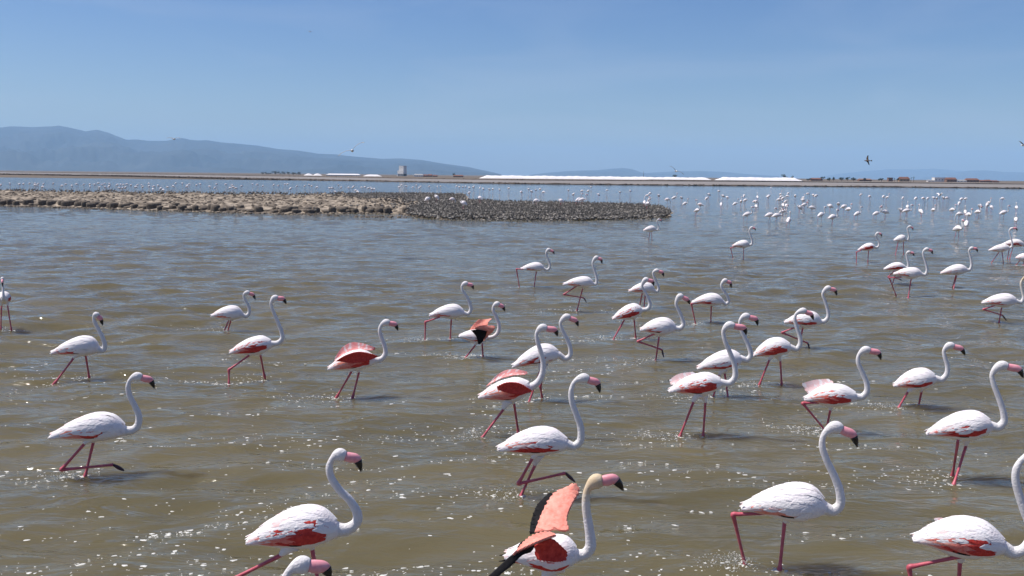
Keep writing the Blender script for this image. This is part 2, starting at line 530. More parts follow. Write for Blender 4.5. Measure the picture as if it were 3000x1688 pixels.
        for i in (0, nU - 1):
            for j in range(nV - 1):
                q = i * nV + j
                f = (q, N1 + q, N1 + q + 1, q + 1); Fc.append(f if i == 0 else f[::-1])
        sh.add(V, Fc, 0)
        rows = (.0, .22, .44, .66) if mname != 'black' else (.05,)
        rs = random.Random(len(out['sheets']) + 5)
        nc = max(6, int(np.linalg.norm(np.diff(a_, axis=0), axis=1).sum() / (.035 if mname != 'black' else .03)))
        for ri, v0 in enumerate(rows):
            for c_ in range(nc):
                fi = (c_ + .5 + .5 * (ri % 2)) / nc * (nU - 1)
                i0 = min(int(fi), nU - 2); ff = min(fi - i0, 1)
                A0 = a_[i0] * (1 - ff) + a_[i0 + 1] * ff; B0 = b_[i0] * (1 - ff) + b_[i0 + 1] * ff
                wd = (a_[i0 + 1] - a_[i0] + b_[i0 + 1] - b_[i0]); wd = wd / (np.linalg.norm(wd) + 1e-9)
                v1 = min(v0 + (.40 if mname != 'black' else .95) * rs.uniform(.8, 1.15), rs.uniform(.98, 1.03))
                hw = .55 * np.linalg.norm(a_[-1] - a_[0]) / nc + .006
                for fs in (1, -1):
                    VV = []
                    pr = (.6, 1.0, 1.0, .8, .15)
                    for q in range(5):
                        v = v0 + (v1 - v0) * q / 4
                        p = A0 + (B0 - A0) * v + n1 * (math.sin(min(v, 1) * math.pi) * chord * .09)
                        p = p + (n1 * (.003 + .004 * q / 4 + .0008 * (c_ % 3)) if fs > 0 else -n1 * (th * (1 - .8 * v) + .003 + .004 * q / 4))
                        VV += [p - wd * hw * pr[q], p + n1 * .002 * fs, p + wd * hw * pr[q]]
                    sh.add(VV, [f_ for q in range(4) for f_ in ((q * 3, q * 3 + 1, q * 3 + 4, q * 3 + 3), (q * 3 + 1, q * 3 + 2, q * 3 + 5, q * 3 + 4))], rs.choice((0, 0, 1)))
        out['sheets'].append((mname, sh))
    out['H'] = H; out['D'] = D
    return out

BODYM = [M['white'], M['neck'], M['tan'], M['leg'], M['foot'], M['tan2'], M['tan3']]
WINGM = [M['white'], M['red'], M['pinkred'], M['pink'], M['black'], M['palepink']]
FLOCK = 'flamingos wading in the lagoon'

def make_near(d):
    root = bpy.data.objects.new('flamingo', None)
    COL.objects.link(root)
    root.empty_display_size = .2
    root.location = (d['pos'][0], d['pos'][1], 0)
    root.rotation_euler = (0, 0, d['rot'])
    dist = math.hypot(*d['pos'])
    det = 2 if dist < 13.5 else 1
    P = flamingo_parts(d, det)
    tag(root, d['label'], 'flamingo', FLOCK)
    if 'seen from the front' in d['label']: root.scale = (.87, .87, .87)
    P['body'].build('body', BODYM, parent=root)
    bk = P['beak'].build('beak', [M['bill']], parent=root)
    P['beak_tip'].build('beak_tip', [M['billtip']], parent=bk)
    for side, w, fe in P['wings']:
        wo = w.build('wing', WINGM, parent=root)
        for f in fe:
            f.build('feather', WINGM, parent=wo)
    for mname, sh in P['sheets']:
        so = sh.build('raised_wing', [M[mname], M[{'pink': 'palecoral', 'rose': 'palepink', 'red': 'red', 'black': 'black', 'palepink': 'white'}[mname]]], parent=root)
    if dist < 20:
        H, D = P['H'], P['D']
        c = H + (D - H) * .12 + np.array((0, 0, .008))
        for s in (-1, 1):
            e = MB()
            q = c + np.array((0, s * .0335, 0))
            e.tube([q + np.array((0, s * t, 0)) for t in (-.004, .001, .004, .005)], [.009, .009, .005, .001], [.009, .009, .005, .001], 8, side=(1, 0, 0))
            e.build('eye', [M['eye']], parent=root)
    return root

NEAR=[
  {'name': 'flamingo', 'pos': [-5.053, 10.026], 'rot': 0.2568, 'T': [-0.361, 0.0, 0.493], 'B': [0.187, 0.0, 0.585], 'rb': 0.1652, 'neck': [[0.464, 0.0, 0.524], [0.553, 0.0, 0.53], [0.608, 0.0, 0.59], [0.62, 0.0, 0.706], [0.581, 0.0, 0.824], [0.532, 0.0, 0.942], [0.518, 0.0, 1.057], [0.548, 0.0, 1.142]], 'head': [[0.622, 0.0, 1.176], [0.761, 0.0, 1.131], [0.807, 0.0, 1.023]], 'red': (72, 112, 0.35), 'label': 'leftmost large flamingo, one leg folded forward, dark speck on its white flank', 'legs': [['r', [[0.02, -0.055, 0.409], [-0.243, -0.055, 0.113], [0.321, -0.055, 0.133], [0.442, -0.055, 0.048]]], ['s', [[0.095, 0.055, 0.387], [0.0, 0.0, 0.0]]]]},
  {'name': 'flamingo', 'pos': [-7.648, 14.908], 'rot': 0.2607, 'T': [-0.311, 0.0, 0.461], 'B': [0.221, 0.0, 0.57], 'rb': 0.1792, 'neck': [[0.441, 0.0, 0.508], [0.512, 0.0, 0.487], [0.547, 0.0, 0.566], [0.522, 0.0, 0.699], [0.457, 0.0, 0.86], [0.4, 0.0, 1.002], [0.395, 0.0, 1.073]], 'head': [[0.434, 0.0, 1.115], [0.501, 0.0, 1.048], [0.53, 0.0, 0.928]], 'red': (78, 112, 0.1), 'label': 'white flamingo with head turned towards the viewer, behind the leftmost large one', 'legs': [['s', [[0.049, -0.055, 0.377], [-0.229, -0.16, -0.003]]], ['s', [[0.221, 0.055, 0.391], [0.237, 0.16, 0.004]]]]},
  {'name': 'flamingo', 'pos': [-11.588, 19.746], 'rot': 2.1245, 'T': [-1.894, 0.0, 0.76], 'B': [-1.105, 0.0, 0.567], 'rb': 0.1633, 'neck': [[0.436, 0.0, 0.296], [2.143, 0.0, 0.02], [2.921, 0.0, 0.013], [1.507, 0.0, 0.428], [1.204, 0.0, 0.659], [1.629, 0.0, 0.742]], 'head': [[2.267, 0.0, 0.732], [1.693, 0.0, 0.711], [0.898, 0.0, 0.744]], 'red': (60, 70, 0.0), 'label': 'flamingo cut by the left edge of the picture, seen from the front', 'legs': [['s', [[5.847, -0.055, -0.566], [-0.111, 0.068, -0.0]]], ['s', [[-5.254, 0.055, 1.052], [0.163, -0.115, -0.0]]]]},
  {'name': 'flamingo', 'pos': [-6.599, 19.961], 'rot': 0.1756, 'T': [-0.334, 0.0, 0.301], 'B': [0.119, 0.0, 0.374], 'rb': 0.1624, 'neck': [[0.362, 0.0, 0.323], [0.45, 0.0, 0.299], [0.519, 0.0, 0.391], [0.49, 0.0, 0.554], [0.421, 0.0, 0.695], [0.408, 0.0, 0.8]], 'head': [[0.482, 0.0, 0.84], [0.608, 0.0, 0.797], [0.66, 0.0, 0.68]], 'red': (75, 112, 0.2), 'label': 'small hook-necked flamingo just left of the tall one with dark red wing patch', 'legs': [['s', [[0.056, -0.055, 0.21], [-0.027, -0.109, 0.0]]], ['s', [[0.089, 0.055, 0.191], [0.027, 0.11, 0.0]]]]},
  {'name': 'flamingo', 'pos': [-4.658, 15.071], 'rot': 0.1649, 'T': [-0.276, 0.0, 0.461], 'B': [0.191, 0.0, 0.578], 'rb': 0.1581, 'neck': [[0.454, 0.0, 0.613], [0.557, 0.0, 0.629], [0.627, 0.0, 0.708], [0.617, 0.0, 0.815], [0.565, 0.0, 0.975], [0.49, 0.0, 1.171], [0.45, 0.0, 1.33]], 'head': [[0.516, 0.0, 1.426], [0.651, 0.0, 1.412], [0.708, 0.0, 1.314]], 'red': (62, 62, 0.0), 'label': 'tall flamingo with dark red oval wing patch, left of the ruffled red-winged one', 'legs': [['b', [[0.066, -0.055, 0.429], [-0.278, -0.108, 0.192], [-0.277, -0.16, -0.017]]], ['s', [[0.239, 0.055, 0.402], [0.285, 0.16, 0.018]]]]},
  {'name': 'flamingo', 'pos': [-2.705, 13.938], 'rot': 0.1054, 'T': [-0.269, 0.0, 0.44], 'B': [0.187, 0.0, 0.583], 'rb': 0.1581, 'neck': [[0.491, 0.0, 0.587], [0.587, 0.0, 0.603], [0.652, 0.0, 0.684], [0.653, 0.0, 0.783], [0.606, 0.0, 0.932], [0.567, 0.0, 1.063], [0.589, 0.0, 1.161]], 'head': [[0.672, 0.0, 1.21], [0.816, 0.0, 1.176], [0.858, 0.0, 1.069]], 'red': (50, 50, 0.35), 'label': 'flamingo with ruffled bright red wings half lifted over its back, left of centre', 'legs': [['s', [[0.109, -0.055, 0.415], [-0.125, 0.008, 0.0]]], ['s', [[0.222, 0.055, 0.376], [0.126, -0.008, -0.0]]]], 'sheets': [['rose', 0.012, [[-0.155, 0.08, 0.627], [-0.044, 0.12, 0.775], [0.1, 0.14, 0.852], [0.292, 0.14, 0.834], [0.47, 0.12, 0.77]], [[-0.17, 0.06, 0.566], [-0.025, 0.06, 0.663], [0.168, 0.06, 0.727], [0.296, 0.06, 0.742], [0.407, 0.08, 0.737]]], ['red', 0.015, [[-0.136, -0.12, 0.604], [0.027, -0.17, 0.71], [0.217, -0.18, 0.767], [0.374, -0.17, 0.747], [0.522, -0.13, 0.688]], [[-0.04, -0.14, 0.607], [0.103, -0.16, 0.58], [0.278, -0.17, 0.597], [0.388, -0.16, 0.614], [0.506, -0.13, 0.661]]], ['red', 0.015, [[0.268, 0.14, 0.826], [0.372, 0.15, 0.806], [0.47, 0.13, 0.776]], [[0.293, 0.12, 0.771], [0.372, 0.13, 0.735], [0.454, 0.12, 0.737]]]]},
  {'name': 'flamingo', 'pos': [-1.617, 18.844], 'rot': 0.0471, 'T': [-0.178, 0.0, 0.539], 'B': [0.308, 0.0, 0.64], 'rb': 0.151, 'neck': [[0.568, 0.0, 0.607], [0.655, 0.0, 0.586], [0.72, 0.0, 0.663], [0.708, 0.0, 0.794], [0.643, 0.0, 0.947], [0.556, 0.0, 1.078], [0.528, 0.0, 1.187]], 'head': [[0.599, 0.0, 1.253], [0.739, 0.0, 1.221], [0.783, 0.0, 1.129]], 'red': (80, 118, 0.3), 'label': 'flamingo with one leg trailing bent, behind the small one flapping salmon wings', 'legs': [['b', [[0.051, -0.055, 0.527], [-0.26, -0.086, 0.422], [-0.27, -0.118, -0.0]]], ['s', [[0.297, 0.055, 0.455], [0.274, 0.119, -0.0]]]]},
  {'name': 'flamingo', 'pos': [-0.742, 17.047], 'rot': 0.0239, 'T': [-0.302, 0.0, 0.419], 'B': [0.062, 0.0, 0.421], 'rb': 0.1308, 'neck': [[0.269, 0.0, 0.403], [0.396, 0.0, 0.433], [0.474, 0.0, 0.514], [0.493, 0.0, 0.654], [0.432, 0.0, 0.832], [0.378, 0.0, 0.951], [0.382, 0.0, 1.03]], 'head': [[0.45, 0.0, 1.08], [0.558, 0.0, 1.032], [0.612, 0.0, 0.933]], 'red': (95, 95, 0.7), 'label': 'small flamingo flapping salmon wings, black wing tip hanging beside its leg', 'legs': [['s', [[0.024, -0.055, 0.262], [-0.179, -0.1, 0.0]]], ['s', [[0.161, 0.055, 0.261], [0.181, 0.101, 0.0]]]], 'sheets': [['pink', 0.012, [[0.354, 0.16, 0.762], [0.286, 0.14, 0.698], [0.267, 0.1, 0.595], [0.287, 0.07, 0.5]], [[0.087, 0.2, 0.737], [-0.031, 0.18, 0.619], [-0.09, 0.14, 0.525], [-0.128, 0.1, 0.462]]], ['pink', 0.012, [[0.413, -0.3, 0.685], [0.394, -0.27, 0.611], [0.288, -0.2, 0.49], [0.191, -0.14, 0.369]], [[0.093, -0.22, 0.679], [0.016, -0.24, 0.643], [0.152, -0.2, 0.548], [0.191, -0.14, 0.438]]], ['black', 0.01, [[-0.06, -0.26, 0.597], [0.075, -0.26, 0.617], [0.259, -0.24, 0.576]], [[0.065, -0.2, 0.468], [0.095, -0.2, 0.31], [0.182, -0.18, 0.367]]]]},
  {'name': 'flamingo', 'pos': [0.473, 28.008], 'rot': -0.0093, 'T': [-0.208, 0.0, 0.603], 'B': [0.287, 0.0, 0.682], 'rb': 0.1412, 'neck': [[0.544, 0.0, 0.634], [0.641, 0.0, 0.59], [0.729, 0.0, 0.662], [0.733, 0.0, 0.79], [0.673, 0.0, 0.966], [0.61, 0.0, 1.126]], 'head': [[0.688, 0.0, 1.245], [0.823, 0.0, 1.192], [0.878, 0.0, 1.097]], 'red': (75, 110, 0.2), 'label': 'small flamingo near the picture centre, rear leg bent square behind its tail', 'legs': [['b', [[-0.128, -0.055, 0.619], [-0.336, -0.007, 0.612], [-0.233, 0.042, 0.0]]], ['s', [[0.306, 0.055, 0.522], [0.232, -0.042, -0.0]]]]},
  {'name': 'flamingo', 'pos': [1.77, 23.422], 'rot': -0.0415, 'T': [-0.397, 0.0, 0.686], 'B': [0.172, 0.0, 0.762], 'rb': 0.1458, 'neck': [[0.414, 0.0, 0.72], [0.494, 0.0, 0.713], [0.518, 0.0, 0.835], [0.488, 0.0, 0.969], [0.431, 0.0, 1.13], [0.393, 0.0, 1.29]], 'head': [[0.486, 0.0, 1.431], [0.612, 0.0, 1.387], [0.644, 0.0, 1.262]], 'red': (70, 115, 0.4), 'label': 'small flamingo near the picture centre swinging a dark foot forward under its belly', 'legs': [['r', [[-0.028, -0.055, 0.658], [-0.371, -0.055, 0.428], [0.179, -0.055, 0.337], [0.248, -0.055, 0.216]]], ['s', [[0.138, 0.055, 0.579], [0.0, 0.0, -0.0]]]]},
  {'name': 'flamingo', 'pos': [3.557, 23.723], 'rot': -0.0818, 'T': [-0.366, 0.0, 0.473], 'B': [0.097, 0.0, 0.593], 'rb': 0.1461, 'neck': [[0.328, 0.0, 0.516], [0.41, 0.0, 0.49], [0.448, 0.0, 0.573], [0.397, 0.0, 0.722], [0.311, 0.0, 0.898], [0.286, 0.0, 1.007]], 'head': [[0.378, 0.0, 1.068], [0.527, 0.0, 1.025], [0.577, 0.0, 0.898]], 'red': (70, 115, 0.15), 'label': 'flamingo whose back is crossed by a nearer bird head, two legs down', 'legs': [['s', [[0.004, -0.055, 0.434], [-0.052, 0.16, 0.016]]], ['s', [[0.094, 0.055, 0.366], [0.051, -0.16, -0.016]]]]},
  {'name': 'flamingo', 'pos': [2.511, 19.205], 'rot': -0.0715, 'T': [-0.266, 0.0, 0.445], 'B': [0.153, 0.0, 0.622], 'rb': 0.1612, 'neck': [[0.382, 0.0, 0.668], [0.495, 0.0, 0.692], [0.549, 0.0, 0.783], [0.51, 0.0, 0.926], [0.431, 0.0, 1.08], [0.362, 0.0, 1.2]], 'head': [[0.438, 0.0, 1.346], [0.581, 0.0, 1.315], [0.621, 0.0, 1.212]], 'red': (66, 66, 0.0), 'label': 'flamingo with brownish red wing whose head overlaps the bird behind', 'legs': [['s', [[-0.009, -0.055, 0.445], [-0.265, -0.16, -0.019]]], ['s', [[0.217, 0.055, 0.42], [0.269, 0.16, 0.02]]]]},
  {'name': 'flamingo', 'pos': [2.835, 16.851], 'rot': -0.0917, 'T': [-0.318, 0.0, 0.615], 'B': [0.103, 0.0, 0.695], 'rb': 0.1746, 'neck': [[0.363, 0.0, 0.673], [0.449, 0.0, 0.675], [0.513, 0.0, 0.755], [0.484, 0.0, 0.872], [0.414, 0.0, 1.027], [0.356, 0.0, 1.153]], 'head': [[0.427, 0.0, 1.31], [0.572, 0.0, 1.245], [0.617, 0.0, 1.155]], 'red': (80, 118, 0.2), 'label': 'white flamingo with small red patch, dark folded foot just above the water', 'legs': [['r', [[-0.022, -0.055, 0.574], [-0.363, -0.055, 0.407], [0.113, -0.055, 0.253], [0.147, -0.055, 0.105]]], ['s', [[0.056, 0.055, 0.487], [0.0, 0.0, 0.0]]]]},
  {'name': 'flamingo', 'pos': [4.744, 21.37], 'rot': -0.1201, 'T': [-0.306, 0.0, 0.514], 'B': [0.184, 0.0, 0.609], 'rb': 0.1538, 'neck': [[0.45, 0.0, 0.56], [0.524, 0.0, 0.512], [0.593, 0.0, 0.576], [0.558, 0.0, 0.711], [0.462, 0.0, 0.844], [0.398, 0.0, 0.965]], 'head': [[0.483, 0.0, 1.095], [0.609, 0.0, 1.044], [0.643, 0.0, 0.91]], 'red': (72, 105, 0.25), 'label': 'flamingo with leg bent back at its tail, its back touched by a neighbour bill', 'legs': [['b', [[-0.131, -0.055, 0.527], [-0.31, -0.045, 0.503], [-0.187, -0.034, -0.0]]], ['s', [[0.184, 0.055, 0.445], [0.187, 0.034, -0.0]]]]},
  {'name': 'flamingo', 'pos': [10.063, 38.808], 'rot': -0.1395, 'T': [-0.29, 0.0, 0.577], 'B': [0.202, 0.0, 0.676], 'rb': 0.1738, 'neck': [[0.44, 0.0, 0.637], [0.553, 0.0, 0.684], [0.558, 0.0, 0.86], [0.471, 0.0, 1.101], [0.423, 0.0, 1.298]], 'head': [[0.521, 0.0, 1.423], [0.642, 0.0, 1.39], [0.69, 0.0, 1.277]], 'red': (85, 120, 0.4), 'label': 'lone small flamingo with bent pink trailing leg, right of the all-white one', 'legs': [['b', [[-0.102, -0.055, 0.585], [-0.353, -0.02, 0.497], [-0.221, 0.015, 0.0]]], ['s', [[0.224, 0.055, 0.495], [0.22, -0.015, 0.0]]]]},
  {'name': 'flamingo', 'pos': [7.878, 49.949], 'rot': -0.086, 'T': [-0.418, 0.0, 0.539], 'B': [0.028, 0.0, 0.659], 'rb': 0.1728, 'neck': [[0.299, 0.0, 0.607], [0.401, 0.0, 0.58], [0.452, 0.0, 0.751], [0.372, 0.0, 0.976], [0.35, 0.0, 1.117]], 'head': [[0.438, 0.0, 1.192], [0.562, 0.0, 1.149], [0.588, 0.0, 1.036]], 'red': (125, 125, 0.5), 'label': 'small all-white flamingo standing alone just in front of the tip of the chick island', 'legs': [['s', [[-0.037, -0.055, 0.463], [-0.089, 0.058, -0.0]]], ['s', [[0.066, 0.055, 0.458], [0.089, -0.058, 0.0]]]]},
  {'name': 'flamingo', 'pos': [0.396, 13.844], 'rot': -0.0157, 'T': [-0.375, 0.0, 0.526], 'B': [0.111, 0.0, 0.738], 'rb': 0.1594, 'neck': [[0.376, 0.0, 0.733], [0.473, 0.0, 0.677], [0.547, 0.0, 0.727], [0.554, 0.0, 0.841], [0.507, 0.0, 0.979], [0.424, 0.0, 1.14], [0.387, 0.0, 1.261]], 'head': [[0.481, 0.0, 1.359], [0.628, 0.0, 1.304], [0.673, 0.0, 1.205]], 'red': (72, 112, 0.1), 'label': 'flamingo right behind the one with vivid ruffled wings and lifted pink wing', 'legs': [['s', [[0.07, -0.055, 0.481], [-0.107, -0.16, -0.024]]], ['b', [[0.131, 0.055, 0.44], [0.082, 0.108, 0.186], [0.109, 0.16, 0.025]]]]},
  {'name': 'flamingo', 'pos': [-0.144, 11.855], 'rot': 0.0067, 'T': [-0.307, 0.0, 0.528], 'B': [0.138, 0.0, 0.628], 'rb': 0.1586, 'neck': [[0.425, 0.0, 0.696], [0.518, 0.0, 0.763], [0.574, 0.0, 0.874], [0.586, 0.0, 1.02], [0.543, 0.0, 1.21], [0.5, 0.0, 1.349], [0.492, 0.0, 1.446]], 'head': [[0.566, 0.0, 1.523], [0.737, 0.0, 1.497], [0.776, 0.0, 1.405]], 'red': (58, 58, 0.45), 'label': 'flamingo with vivid red ruffled near wing and pink far wing lifted, centre', 'legs': [['s', [[0.043, -0.055, 0.383], [-0.249, -0.141, 0.0]]], ['s', [[0.191, 0.055, 0.436], [0.255, 0.144, 0.0]]]], 'sheets': [['rose', 0.012, [[-0.08, 0.13, 0.794], [0.049, 0.16, 0.874], [0.209, 0.16, 0.899], [0.369, 0.14, 0.87]], [[-0.209, 0.08, 0.671], [0.021, 0.08, 0.792], [0.166, 0.08, 0.83], [0.31, 0.1, 0.841]]], ['red', 0.018, [[-0.048, -0.15, 0.729], [0.079, -0.2, 0.8], [0.249, -0.2, 0.794], [0.407, -0.15, 0.689]], [[-0.033, -0.16, 0.688], [0.095, -0.19, 0.653], [0.279, -0.19, 0.633], [0.415, -0.15, 0.66]]]]},
  {'name': 'flamingo', 'pos': [0.119, 9.49], 'rot': -0.0069, 'T': [-0.262, 0.0, 0.546], 'B': [0.219, 0.0, 0.646], 'rb': 0.1564, 'neck': [[0.521, 0.0, 0.617], [0.591, 0.0, 0.6], [0.659, 0.0, 0.654], [0.665, 0.0, 0.81], [0.609, 0.0, 0.975], [0.558, 0.0, 1.117], [0.551, 0.0, 1.235], [0.588, 0.0, 1.335]], 'head': [[0.685, 0.0, 1.378], [0.829, 0.0, 1.332], [0.869, 0.0, 1.215]], 'red': (66, 92, 0.1), 'label': 'flamingo with leg folded far forward, directly above the wing-spreading tan-headed one', 'legs': [['r', [[0.127, -0.055, 0.468], [-0.025, -0.055, 0.174], [0.5, -0.055, 0.305], [0.612, -0.055, 0.204]]], ['s', [[0.16, 0.055, 0.353], [0.0, 0.0, 0.0]]]]},
  {'name': 'flamingo', 'pos': [0.296, 6.193], 'rot': -0.0263, 'T': [-0.331, 0.0, 0.779], 'B': [0.045, 0.0, 0.803], 'rb': 0.1362, 'neck': [[0.211, 0.0, 0.807], [0.268, 0.0, 0.82], [0.304, 0.0, 0.869], [0.304, 0.0, 0.941], [0.286, 0.0, 1.06], [0.267, 0.0, 1.179], [0.266, 0.0, 1.262], [0.277, 0.0, 1.321]], 'head': [[0.336, 0.0, 1.378], [0.465, 0.0, 1.398], [0.538, 0.0, 1.313]], 'red': (95, 95, 0.1), 'label': 'flamingo at bottom centre with open salmon wings edged black and a sandy tan head', 'legs': [['s', [[-0.039, -0.055, 0.634], [-0.047, -0.013, -0.0]]], ['s', [[0.021, 0.055, 0.582], [0.047, 0.013, 0.0]]]], 'sheets': [['pink', 0.014, [[0.147, 0.06, 0.978], [0.131, 0.14, 1.036], [0.163, 0.24, 1.089], [0.227, 0.36, 1.168], [0.227, 0.38, 1.183]], [[-0.109, 0.1, 0.938], [-0.072, 0.2, 1.007], [-0.031, 0.28, 1.075], [0.026, 0.38, 1.132], [0.156, 0.4, 1.19]]], ['black', 0.01, [[-0.014, 0.1, 0.958], [-0.013, 0.2, 1.008], [0.017, 0.28, 1.07], [0.047, 0.36, 1.121]], [[-0.146, 0.14, 0.901], [-0.137, 0.24, 0.965], [-0.088, 0.32, 1.071], [0.002, 0.4, 1.133]]], ['pink', 0.012, [[0.044, -0.25, 1.057], [-0.021, -0.32, 1.063], [-0.097, -0.42, 1.074], [-0.248, -0.55, 1.056]], [[0.027, -0.15, 1.038], [-0.064, -0.22, 1.071], [-0.162, -0.34, 1.071], [-0.254, -0.55, 1.048]]], ['black', 0.012, [[-0.115, -0.4, 1.065], [-0.249, -0.54, 1.051], [-0.334, -0.64, 1.013], [-0.406, -0.74, 0.984], [-0.448, -0.8, 0.968]], [[-0.133, -0.38, 0.993], [-0.196, -0.5, 1.021], [-0.262, -0.6, 0.996], [-0.341, -0.7, 0.971], [-0.432, -0.8, 0.932]]], ['black', 0.01, [[-0.223, -0.36, 1.019], [-0.205, -0.35, 1.046], [-0.162, -0.34, 1.065]], [[-0.217, -0.37, 1.01], [-0.177, -0.38, 1.026], [-0.129, -0.38, 1.064]]], ['red', 0.012, [[-0.109, -0.24, 0.983], [-0.047, -0.27, 1.035], [0.014, -0.25, 1.039], [0.07, -0.22, 0.984], [0.123, -0.17, 0.911]], [[-0.091, -0.24, 0.877], [-0.044, -0.25, 0.874], [0.011, -0.24, 0.863], [0.061, -0.22, 0.855], [0.107, -0.18, 0.848]]]], 'tan': 1},
  {'name': 'flamingo', 'pos': [-1.958, 6.884], 'rot': 0.1524, 'T': [-0.201, 0.0, 0.583], 'B': [0.274, 0.0, 0.688], 'rb': 0.1755, 'neck': [[0.536, 0.0, 0.657], [0.61, 0.0, 0.657], [0.685, 0.0, 0.71], [0.698, 0.0, 0.78], [0.638, 0.0, 0.905], [0.549, 0.0, 1.005], [0.487, 0.0, 1.112], [0.474, 0.0, 1.199], [0.5, 0.0, 1.266]], 'head': [[0.557, 0.0, 1.3], [0.692, 0.0, 1.263], [0.73, 0.0, 1.152]], 'red': (68, 68, 0.15), 'label': 'large flamingo with long red wing band and another bird head right below it', 'legs': [['b', [[0.072, -0.055, 0.484], [-0.346, -0.027, 0.274], [-0.391, 0.0, 0.0]]], ['s', [[0.319, 0.055, 0.473], [0.397, -0.0, 0.0]]]], 'feath': 1},
  {'name': 'flamingo', 'pos': [-1.582, 4.937], 'rot': 0.1706, 'T': [-0.389, 0.0, 0.581], 'B': [-0.014, 0.0, 0.65], 'rb': 0.1645, 'neck': [[0.205, 0.0, 0.622], [0.293, 0.0, 0.623], [0.366, 0.0, 0.686], [0.375, 0.0, 0.755], [0.338, 0.0, 0.879], [0.276, 0.0, 0.978], [0.232, 0.0, 1.084], [0.241, 0.0, 1.169], [0.274, 0.0, 1.234]], 'head': [[0.341, 0.0, 1.265], [0.471, 0.0, 1.242], [0.508, 0.0, 1.167]], 'red': (80, 80, 0.3), 'label': 'flamingo at the bottom edge of which only head and bill show', 'legs': [['s', [[-0.05, -0.055, 0.489], [-0.089, 0.014, 0.0]]], ['s', [[0.053, 0.055, 0.449], [0.089, -0.014, 0.0]]]]},
  {'name': 'flamingo', 'pos': [2.363, 7.763], 'rot': -0.1625, 'T': [-0.217, 0.0, 0.554], 'B': [0.288, 0.0, 0.644], 'rb': 0.1832, 'neck': [[0.527, 0.0, 0.609], [0.598, 0.0, 0.595], [0.655, 0.0, 0.652], [0.643, 0.0, 0.792], [0.581, 0.0, 0.94], [0.512, 0.0, 1.076], [0.47, 0.0, 1.203], [0.485, 0.0, 1.306]], 'head': [[0.575, 0.0, 1.378], [0.722, 0.0, 1.32], [0.775, 0.0, 1.202]], 'red': (82, 118, 0.6), 'label': 'large flamingo at lower right, rear leg bent square, back almost pure white', 'legs': [['b', [[0.086, -0.055, 0.554], [-0.288, -0.017, 0.497], [-0.154, 0.02, 0.0]]], ['s', [[0.187, 0.055, 0.424], [0.153, -0.02, 0.0]]]], 'feath': 1},
  {'name': 'flamingo', 'pos': [5.378, 10.232], 'rot': -0.2662, 'T': [-0.335, 0.0, 0.53], 'B': [0.117, 0.0, 0.672], 'rb': 0.1957, 'neck': [[0.373, 0.0, 0.691], [0.44, 0.0, 0.689], [0.495, 0.0, 0.763], [0.481, 0.0, 0.873], [0.419, 0.0, 1.046], [0.353, 0.0, 1.206], [0.329, 0.0, 1.327]], 'head': [[0.421, 0.0, 1.436], [0.596, 0.0, 1.407], [0.66, 0.0, 1.303]], 'red': (78, 84, 0.05), 'label': 'flamingo with legs close together, its bill tip at the right picture edge', 'legs': [['s', [[0.007, -0.055, 0.492], [0.023, 0.16, 0.007]]], ['s', [[0.122, 0.055, 0.414], [-0.024, -0.16, -0.005]]]]},
  {'name': 'flamingo', 'pos': [6.33, 13.575], 'rot': -0.24, 'T': [-0.238, 0.0, 0.327], 'B': [0.128, 0.0, 0.462], 'rb': 0.1673, 'neck': [[0.374, 0.0, 0.488], [0.456, 0.0, 0.484], [0.523, 0.0, 0.579], [0.523, 0.0, 0.706], [0.476, 0.0, 0.848], [0.458, 0.0, 0.946]], 'head': [[0.533, 0.0, 1.035], [0.697, 0.0, 0.996], [0.765, 0.0, 0.888]], 'red': (74, 88, 0.15), 'label': 'compact flamingo with splashing legs and thin red wing streak, towards the right edge', 'legs': [['s', [[-0.035, -0.055, 0.263], [-0.17, -0.109, -0.0]]], ['s', [[0.186, 0.055, 0.251], [0.171, 0.11, 0.0]]]]},
  {'name': 'flamingo', 'pos': [4.546, 12.217], 'rot': -0.1959, 'T': [-0.33, 0.0, 0.438], 'B': [0.053, 0.0, 0.52], 'rb': 0.1574, 'neck': [[0.374, 0.0, 0.523], [0.457, 0.0, 0.536], [0.512, 0.0, 0.621], [0.494, 0.0, 0.752], [0.428, 0.0, 0.895], [0.367, 0.0, 1.039], [0.377, 0.0, 1.137]], 'head': [[0.458, 0.0, 1.209], [0.622, 0.0, 1.182], [0.671, 0.0, 1.076]], 'red': (60, 70, 0.35), 'label': 'flamingo with pale pink far wing raised and rear leg bent behind', 'legs': [['b', [[-0.02, -0.055, 0.435], [-0.358, -0.057, 0.404], [-0.005, -0.058, 0.0]]], ['s', [[0.042, 0.055, 0.297], [0.005, 0.059, 0.0]]]], 'sheets': [['palepink', 0.012, [[-0.357, 0.12, 0.65], [-0.183, 0.15, 0.703], [0.002, 0.15, 0.73]], [[-0.268, 0.08, 0.505], [-0.122, 0.08, 0.548], [0.101, 0.06, 0.649]]]]},
